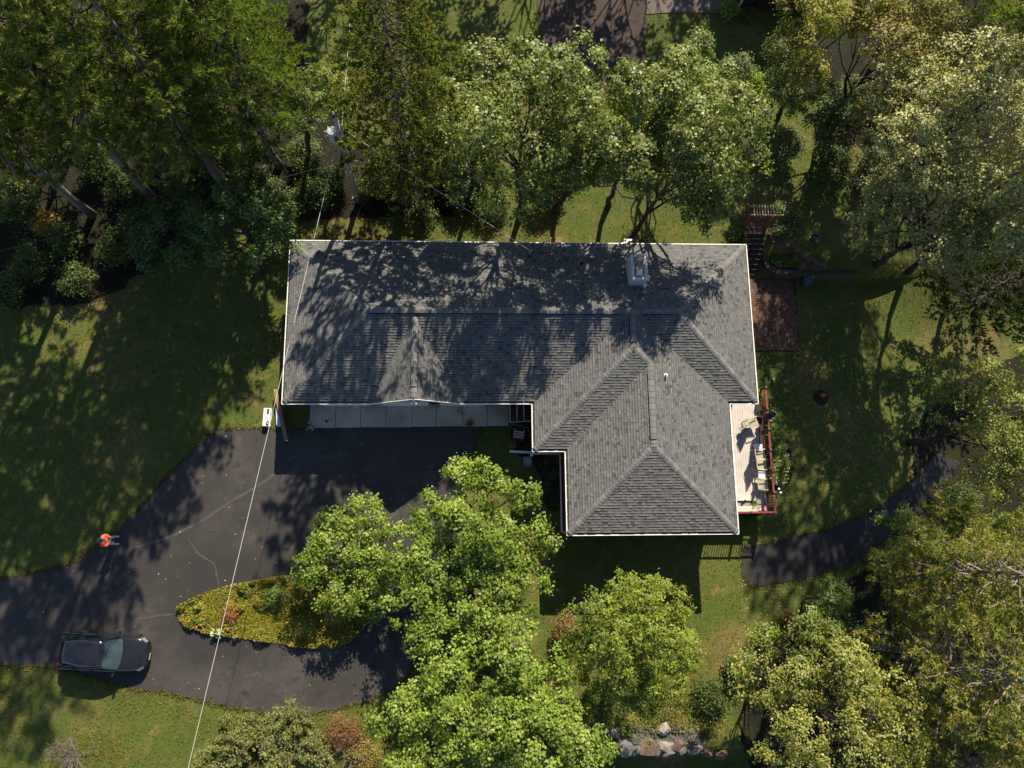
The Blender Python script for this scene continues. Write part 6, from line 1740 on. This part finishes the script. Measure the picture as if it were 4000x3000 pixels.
mb = MB(); mb.add(V, Fq); cc(mb, 'roof', PAINT, smooth=True)
vv = []; ff = []
for i_ in range(6):
    t_ = i_ / 5
    for j_ in range(11):
        q_ = j_ / 5 - 1; w_ = .60 + .14 * t_
        vv.append(((.13 + .30 * t_) * hl + .13 * (1 - q_ * q_) * (.35 + .65 * t_), q_ * w_, 1.405 - .445 * t_ + .05 * math.sin(math.pi * t_) + .03 * (1 - q_ * q_)))
for i_ in range(5):
    for j_ in range(10): ff.append((i_ * 11 + j_, (i_ + 1) * 11 + j_, (i_ + 1) * 11 + j_ + 1, i_ * 11 + j_ + 1))
mb = MB(); mb.add(vv, ff); cc(mb, 'windscreen', WSG, smooth=True)
mb = MB(); mb.add([(-.81 * hl, -.47, 1.26), (-.81 * hl, .47, 1.26), (-.925 * hl, .60, .98), (-.925 * hl, -.60, .98)], [(0, 1, 2, 3)]); cc(mb, 'rear_window', GLASS)
for s in (-1, 1):
    for x0, x1, x2, x3 in ((-.78, -.52, -.52, -.84), (-.50, -.14, -.14, -.50), (-.12, .145, .39, -.12)):
        zt = 1.385; mb = MB()
        pts = [(x0 * hl, s * (.655 if x0 > -.7 else .56), zt - (.06 if x0 < -.7 else 0)), (x1 * hl, s * .655, zt), (x2 * hl, s * .835, .955), (x3 * hl, s * .835, .965)]
        mb.add(pts, [(0, 1, 2, 3) if s > 0 else (3, 2, 1, 0)]); cc(mb, 'side_window', GLASS)
    mb = MB(); mb.tube([(-.82 * hl, s * .52, 1.28), (-.7 * hl, s * .61, 1.385), (-.35 * hl, s * .66, 1.43), (-.02 * hl, s * .67, 1.44), (.16 * hl, s * .635, 1.40), (.46 * hl, s * .79, .96)], .022, 6); cc(mb, 'roof_rail', PAINT)
    mb = MB(); mb.tube([(-.86 * hl, s * .845, .965), (.40 * hl, s * .85, .955)], .010, 5); cc(mb, 'belt_trim', CHROME)
    for xx in (-.51, -.13):
        mb = MB(); mb.bar((xx * hl, s * .845, .95), (xx * hl, s * .665, 1.40), .05, .03); cc(mb, 'door_pillar', PAINT)
    mb = MB(); mb.box((.36 * hl, s * 1.0, .99), (.10, .20, .13), taper=.8); mi = cc(mb, 'mirror', PAINT, bev=.02)
    mb = MB(); mb.box((.36 * hl - .055, s * 1.0, .99), (.012, .16, .10)); cc(mb, 'mirror_glass', CHROME, par=mi)
    mb = MB(); mb.add([(.80 * hl, s * .74, .80), (.93 * hl, s * .55, .71), (.955 * hl, s * .62, .62), (.86 * hl, s * .80, .66)], [(0, 1, 2, 3) if s > 0 else (3, 2, 1, 0)])
    for i_ in range(4): mb.v[i_] = (mb.v[i_][0] + .02, mb.v[i_][1] + s * .012, mb.v[i_][2] + .02)
    cc(mb, 'headlight', LAMPG)
    mb = MB(); mb.box((-.945 * hl, s * .66, .78), (.08, .18, .14)); cc(mb, 'tail_light', TAIL, bev=.02)
    for fx in (-.60, .60):
        w_ = empty('wheel', (0, 0, 0)); w_.parent = car
        M = Matrix.Translation((fx * hl, s * .80, .31)) @ Matrix.Rotation(math.pi / 2, 4, 'X')
        for nm, prof, mm in (('tyre', [(.20, -.10), (.29, -.10), (.315, -.07), (.315, .07), (.29, .10), (.20, .10)], RUB), ('rim', [(.205, -.085), (.205, .085), (.15, .09), (.04, .06)], RIM)):
            mb = MB(); mb.lathe((0, 0, 0), prof, 22); mb.v = [tuple(M @ Vector(p)) for p in mb.v]; cc(mb, nm, mm, par=w_)
mb = MB(); mb.box((1.0 * hl - .005, 0, .44), (.05, .70, .16)); cc(mb, 'grille', BLACKP)
mb = MB(); mb.box((1.0 * hl + .028, -.12, .44), (.012, .34, .11)); cc(mb, 'number_plate', mat('plate', (.55, .52, .44), .5, .1, 30))
for y_ in (-.25, .25):
    mb = MB(); mb.tube([(.475 * hl, y_ + .05, .975), (.44 * hl, y_ - .35, 1.03)], .009, 4); cc(mb, 'wiper', BLACKP)
mb = MB(); mb.tube([(.49 * hl, -.76, .925), (.525 * hl, -.3, .955), (.53 * hl, .3, .955), (.49 * hl, .76, .925)], .012, 5); cc(mb, 'cowl_line', BLACKP)
for s in (-1, 1):
    mb = MB(); mb.tube([(.53 * hl, s * .66, .925), (.75 * hl, s * .60, .885), (.90 * hl, s * .45, .79)], .007, 4); cc(mb, 'bonnet_seam', BLACKP)
mb = MB(); mb.box((.20 * hl, .0, 1.375), (.05, .18, .05)); cc(mb, 'rear_view_mirror', BLACKP)
mb = MB(); mb.add([(-.68 * hl, -.03, 1.455), (-.60 * hl, -.01, 1.475), (-.68 * hl, .03, 1.455), (-.69 * hl, 0, 1.54)], [(0, 1, 3), (1, 2, 3), (2, 0, 3)]); cc(mb, 'antenna', BLACKP)

# ------------------------------------------------------------------ the person
PXY = at(449, 2112, 0.03)
person = empty('person', (PXY[0], PXY[1], .03), 'person in an orange sweatshirt and grey cap holding a dark controller', 'person', rz=R(4))
SKIN = mat('skin', (.42, .23, .16), .6, .05, 8); ORSW = mat('orange_fleece', (.95, .17, .07), .8, .06, 10); JEAN = mat('pale_denim', (.42, .52, .58), .8, .12, 14); CAPG = mat('cap_grey', (.085, .085, .105), .8, .15, 12); SHOE = mat('pale_shoe', (.50, .54, .56), .6, .1, 9)
def skin_obj(name, verts, edges, radii, m, root_i=0, par=None):
    me = bpy.data.meshes.new(name); me.from_pydata(verts, edges, [])
    o = link(name, me, par or person, None)
    o.modifiers.new('skin', 'SKIN')
    lay = me.skin_vertices[0] if me.skin_vertices else None
    if lay is None:
        bm = bmesh.new(); bm.from_mesh(me); bm.verts.layers.skin.verify(); bm.to_mesh(me); bm.free(); lay = me.skin_vertices[0]
    for i, r_ in enumerate(radii):
        rr = r_ if isinstance(r_, tuple) else (r_, r_)
        lay.data[i].radius = rr; lay.data[i].use_root = (i == root_i)
    q = o.modifiers.new('sub', 'SUBSURF'); q.levels = 2; q.render_levels = 2
    o.data.materials.append(m)
    return o
# facing +x ; y left/right
hands = [(.36, -.05, 1.12), (.36, .06, 1.12)]
bv = [(0, 0, .98), (0, 0, 1.15), (0, 0, 1.32), (-.01, 0, 1.45), (.0, 0, 1.54), (.02, 0, 1.60), (.03, 0, 1.70), (.03, 0, 1.78),
      (0, .19, 1.43), (.10, .27, 1.19), (.30, .12, 1.13), (.38, .07, 1.13),
      (0, -.19, 1.43), (.10, -.27, 1.19), (.30, -.12, 1.13), (.38, -.07, 1.13),
      (.01, .10, .92), (.04, .15, .50), (.02, .19, .10), (.13, .20, .04),
      (.01, -.10, .92), (.04, -.14, .50), (.02, -.17, .10), (.13, -.18, .04)]
be = [(0, 1), (1, 2), (2, 3), (3, 4), (4, 5), (5, 6), (6, 7), (3, 8), (8, 9), (9, 10), (10, 11), (3, 12), (12, 13), (13, 14), (14, 15), (0, 16), (16, 17), (17, 18), (18, 19), (0, 20), (20, 21), (21, 22), (22, 23)]
br_ = [.13, .13, .15, .12, .055, .07, .10, .07, .065, .045, .033, .03, .065, .045, .033, .03, .085, .06, .04, .035, .085, .06, .04, .035]
skin_obj('body', bv, be, br_, SKIN)
sv = [(0, 0, .90), (0, 0, 1.05), (0, 0, 1.25), (-.01, 0, 1.42), (0, 0, 1.50), (-.01, .17, 1.43), (.07, .28, 1.19), (.25, .15, 1.13), (-.01, -.17, 1.43), (.07, -.28, 1.19), (.25, -.15, 1.13)]
skin_obj('sweatshirt', sv, [(0, 1), (1, 2), (2, 3), (3, 4), (3, 5), (5, 6), (6, 7), (3, 8), (8, 9), (9, 10)], [(.17, .19), (.17, .18), (.17, .18), (.13, .15), .085, .10, .078, .06, .10, .078, .06], ORSW, 2)
tv = [(0, 0, .97), (.01, .10, .86), (.05, .16, .50), (.04, .20, .14), (.01, -.10, .86), (.05, -.15, .50), (.04, -.18, .14)]
skin_obj('trousers', tv, [(0, 1), (1, 2), (2, 3), (0, 4), (4, 5), (5, 6)], [.15, .11, .085, .072, .11, .085, .072], JEAN, 0)
for y_ in (.20, -.18):
    mb = MB(); mb.box((.10, y_, .045), (.28, .10, .09), taper=.8); cc(mb, 'shoe', SHOE, par=person, bev=.025)
hd = [(.105 * math.sin(a_), .0 + .12 * (1 - math.cos(a_)) - .12) for a_ in np.linspace(.1, 1.9, 7)]
mb = MB(); mb.lathe((.03, 0, 1.74), [(.112, -.04), (.115, .0), (.105, .06), (.07, .10), (.02, .115)], 16, 1.08, .95); cp_ = cc(mb, 'cap', CAPG, par=person, smooth=True)
mb = MB(); mb.add([(.12, -.085, 1.73), (.12, .085, 1.73), (.235, .055, 1.705), (.235, -.055, 1.705), (.255, 0, 1.70), (.12, -.085, 1.72), (.12, .085, 1.72), (.235, .055, 1.695), (.235, -.055, 1.695), (.255, 0, 1.69)], [(0, 3, 4, 2, 1), (5, 6, 7, 9, 8), (0, 5, 8, 3), (3, 8, 9, 4), (4, 9, 7, 2), (2, 7, 6, 1)]); cc(mb, 'cap_bill', mat('cap_bill_grey', (.16, .15, .18), .8), par=cp_)
mb = MB(); mb.lathe((.145, 0, 1.655), [(.012, -.02), (.018, 0), (.008, .03)], 7); cc(mb, 'nose', SKIN, par=person)
# hands: palm with four fingers and a thumb each, closed on the controller
for s in (-1, 1):
    mb = MB(); mb.box((.385, s * .085, 1.13), (.09, .035, .075)); h_ = cc(mb, 'hand', SKIN, par=person, bev=.012)
    for k in range(4):
        L_ = (.05, .06, .055, .042)[k]; z_ = 1.16 - .02 * k
        mb = MB(); mb.tube([(.42, s * .085, z_), (.42 + L_ * .6, s * .075, z_ - .005), (.42 + L_, s * .045, z_ - .012)], [.010, .009, .007], 6); cc(mb, 'finger', SKIN, par=h_)
    mb = MB(); mb.tube([(.37, s * .07, 1.165), (.40, s * .045, 1.18), (.43, s * .03, 1.178)], [.012, .010, .008], 6); cc(mb, 'thumb', SKIN, par=h_)
ctrl = empty('controller', (0, 0, 0), 'dark drone controller held in front of the orange sweatshirt', 'controller')
ctrl.location = (PXY[0] + .40, PXY[1] + .03, 1.165)
mb = MB(); mb.box((0, 0, 0), (.10, .16, .045)); o = mb.build('case', BLACKP, None, bevel=.012); o.parent = ctrl
mb = MB(); mb.box((.03, 0, .04), (.012, .15, .08)); o = mb.build('screen', mat('screen_dark', (.02, .02, .025), .1, spec=.6), None); o.parent = ctrl
for s in (-1, 1):
    mb = MB(); mb.tube([(-.02, s * .05, .02), (-.02, s * .05, .045)], .008, 6); o = mb.build('stick', GREYM, None); o.parent = ctrl

# ------------------------------------------------------------------ boulders and gravel by the lower lawn
BST = [mat('boulder_grey', (.13, .125, .125), .9, .35, 5, bump=.8, bscale=9), mat('boulder_brown', (.13, .085, .068), .9, .35, 5, bump=.8, bscale=9), mat('boulder_pale', (.27, .24, .20), .9, .35, 6, bump=.8, bscale=9)]
bl = [(2340, 2915, .42, .34, 1, 'brown boulder at the left end of the wall half under the maple'), (2368, 2945, .34, .24, 1, 'low brown boulder in front of the left end'), (2400, 2915, .50, .44, 0, 'large grey triangular boulder second in the wall'), (2448, 2918, .50, .46, 0, 'tall pale grey boulder with a flat face in the wall'), (2432, 2948, .22, .2, 0, 'small dark stone wedged under the two grey boulders'), (2485, 2928, .34, .28, 0, 'dark grey block beside the long brown boulder'), (2530, 2918, .62, .38, 1, 'long rough brown boulder in the middle of the wall'), (2575, 2935, .34, .3, 0, 'grey wedge boulder right of the long brown one'), (2596, 2912, .44, .34, 2, 'pale sunlit block on top of the wall'), (2610, 2938, .40, .26, 0, 'grey slab under the pale sunlit block'), (2640, 2912, .42, .36, 1, 'brown and grey boulder near the right end'), (2660, 2930, .34, .34, 0, 'grey boulder with a rounded side at the right'), (2690, 2930, .34, .3, 0, 'small bluish grey boulder in shade'), (2720, 2925, .4, .3, 0, 'shaded grey boulder near the right shrubs'), (2765, 2935, .44, .3, 1, 'dark red brown boulder furthest right in the wall'), (2590, 2845, .44, .34, 2, 'pale mottled boulder standing alone above the wall'), (2360, 2845, .36, .22, 0, 'flat grey slab stone above the left end'), (2388, 2860, .28, .24, 0, 'small grey stone beside the flat slab'), (2820, 2950, .34, .26, 1, 'brown stone under the lower right oak')]
for i, (px, py, r_, h_, m_, l) in enumerate(bl):
    rg = np.random.default_rng(400 + i)
    x, y = at(px, py, -.9)
    low = py > 2900
    gzv = min(gz(x, y), gz(x, y - .25)) if low else gz(x, y)
    top = (gz(x, y + .5) + .18) if low else gzv + h_
    bm = bmesh.new(); bmesh.ops.create_icosphere(bm, subdivisions=2, radius=1.0)
    pl_ = [(unit(rg.normal(size=(1, 3)))[0], rg.uniform(.5, .82)) for _ in range(11)]
    r_ = r_ * 1.25
    sx, sy, sz = r_ * rg.uniform(.85, 1.15), r_ * rg.uniform(.6, .85), (top - gzv) / 2 + .12
    a_ = rg.uniform(0, 3.14)
    for v in bm.verts:
        p = np.array(v.co)
        for n_, d_ in pl_:
            k_ = p @ n_
            if k_ > d_: p = p - n_ * (k_ - d_)
        p = p * (1 + rg.normal() * .02)
        X_, Y_ = p[0] * sx, p[1] * sy
        v.co = (X_ * math.cos(a_ * .25) - Y_ * math.sin(a_ * .25), X_ * math.sin(a_ * .25) + Y_ * math.cos(a_ * .25), p[2] * sz)
    me = bpy.data.meshes.new('boulder'); bm.to_mesh(me); bm.free()
    o = link('boulder', me, None, BST[m_]); o.location = (x, y, (top + gzv) / 2 - .05)
    tag(o, l, 'boulder', 'boulders along the lower lawn')
rg = np.random.default_rng(450)
GP = pxpoly([(2300, 2830), (2720, 2830), (2760, 2905), (2310, 2905)], -.85)
mb = MB(); x0, y0 = min(p[0] for p in GP), min(p[1] for p in GP); x1, y1 = max(p[0] for p in GP), max(p[1] for p in GP)
for i in range(2600):
    x, y = rg.uniform(x0, x1), rg.uniform(y0, y1)
    if not inside(GP, x, y): continue
    s = rg.uniform(.02, .05); g = gz(x, y); c = rg.uniform(.05, .20); mb.col = (c, c * rg.uniform(.88, 1.0), c * rg.uniform(.8, 1.05))
    a_ = rg.uniform(0, 3.14); mb.box((x, y, g + s * .3), (s * 2, s * 1.5, s), a_, taper=.6)
o = mb.build('gravel', mat('gravel_stone', (.2, .2, .2), .9, .2, 9, attr=True)); tag(o, 'loose grey gravel behind the boulder wall', kind='stuff')
for i, (px, py, l) in enumerate(((2385, 2885, 'small green weed in the gravel at the left'), (2440, 2865, 'weed stem in the gravel behind the tall grey boulder'), (2540, 2900, 'weed on top of the long brown boulder'), (2465, 2870, 'weed in the gravel left of the long brown boulder'))):
    shrub('weed', l, (px, py), .16, .25, 460 + i, ((.10, .14, .025),), (1,), 120, .08, group='weeds in the gravel', cat='plant', clump=.08)
cover('slope_plants', 'ragged weeds on the slope between the locust and the boulders', pxpoly([(2280, 2690), (2760, 2690), (2860, 2760), (2800, 2860), (2300, 2850)], -.8), 5200, ((.10, .12, .025), (.15, .13, .03), (.06, .08, .02), (.11, .075, .035)), (3, 2, 3, 1), .10, .4, 470)
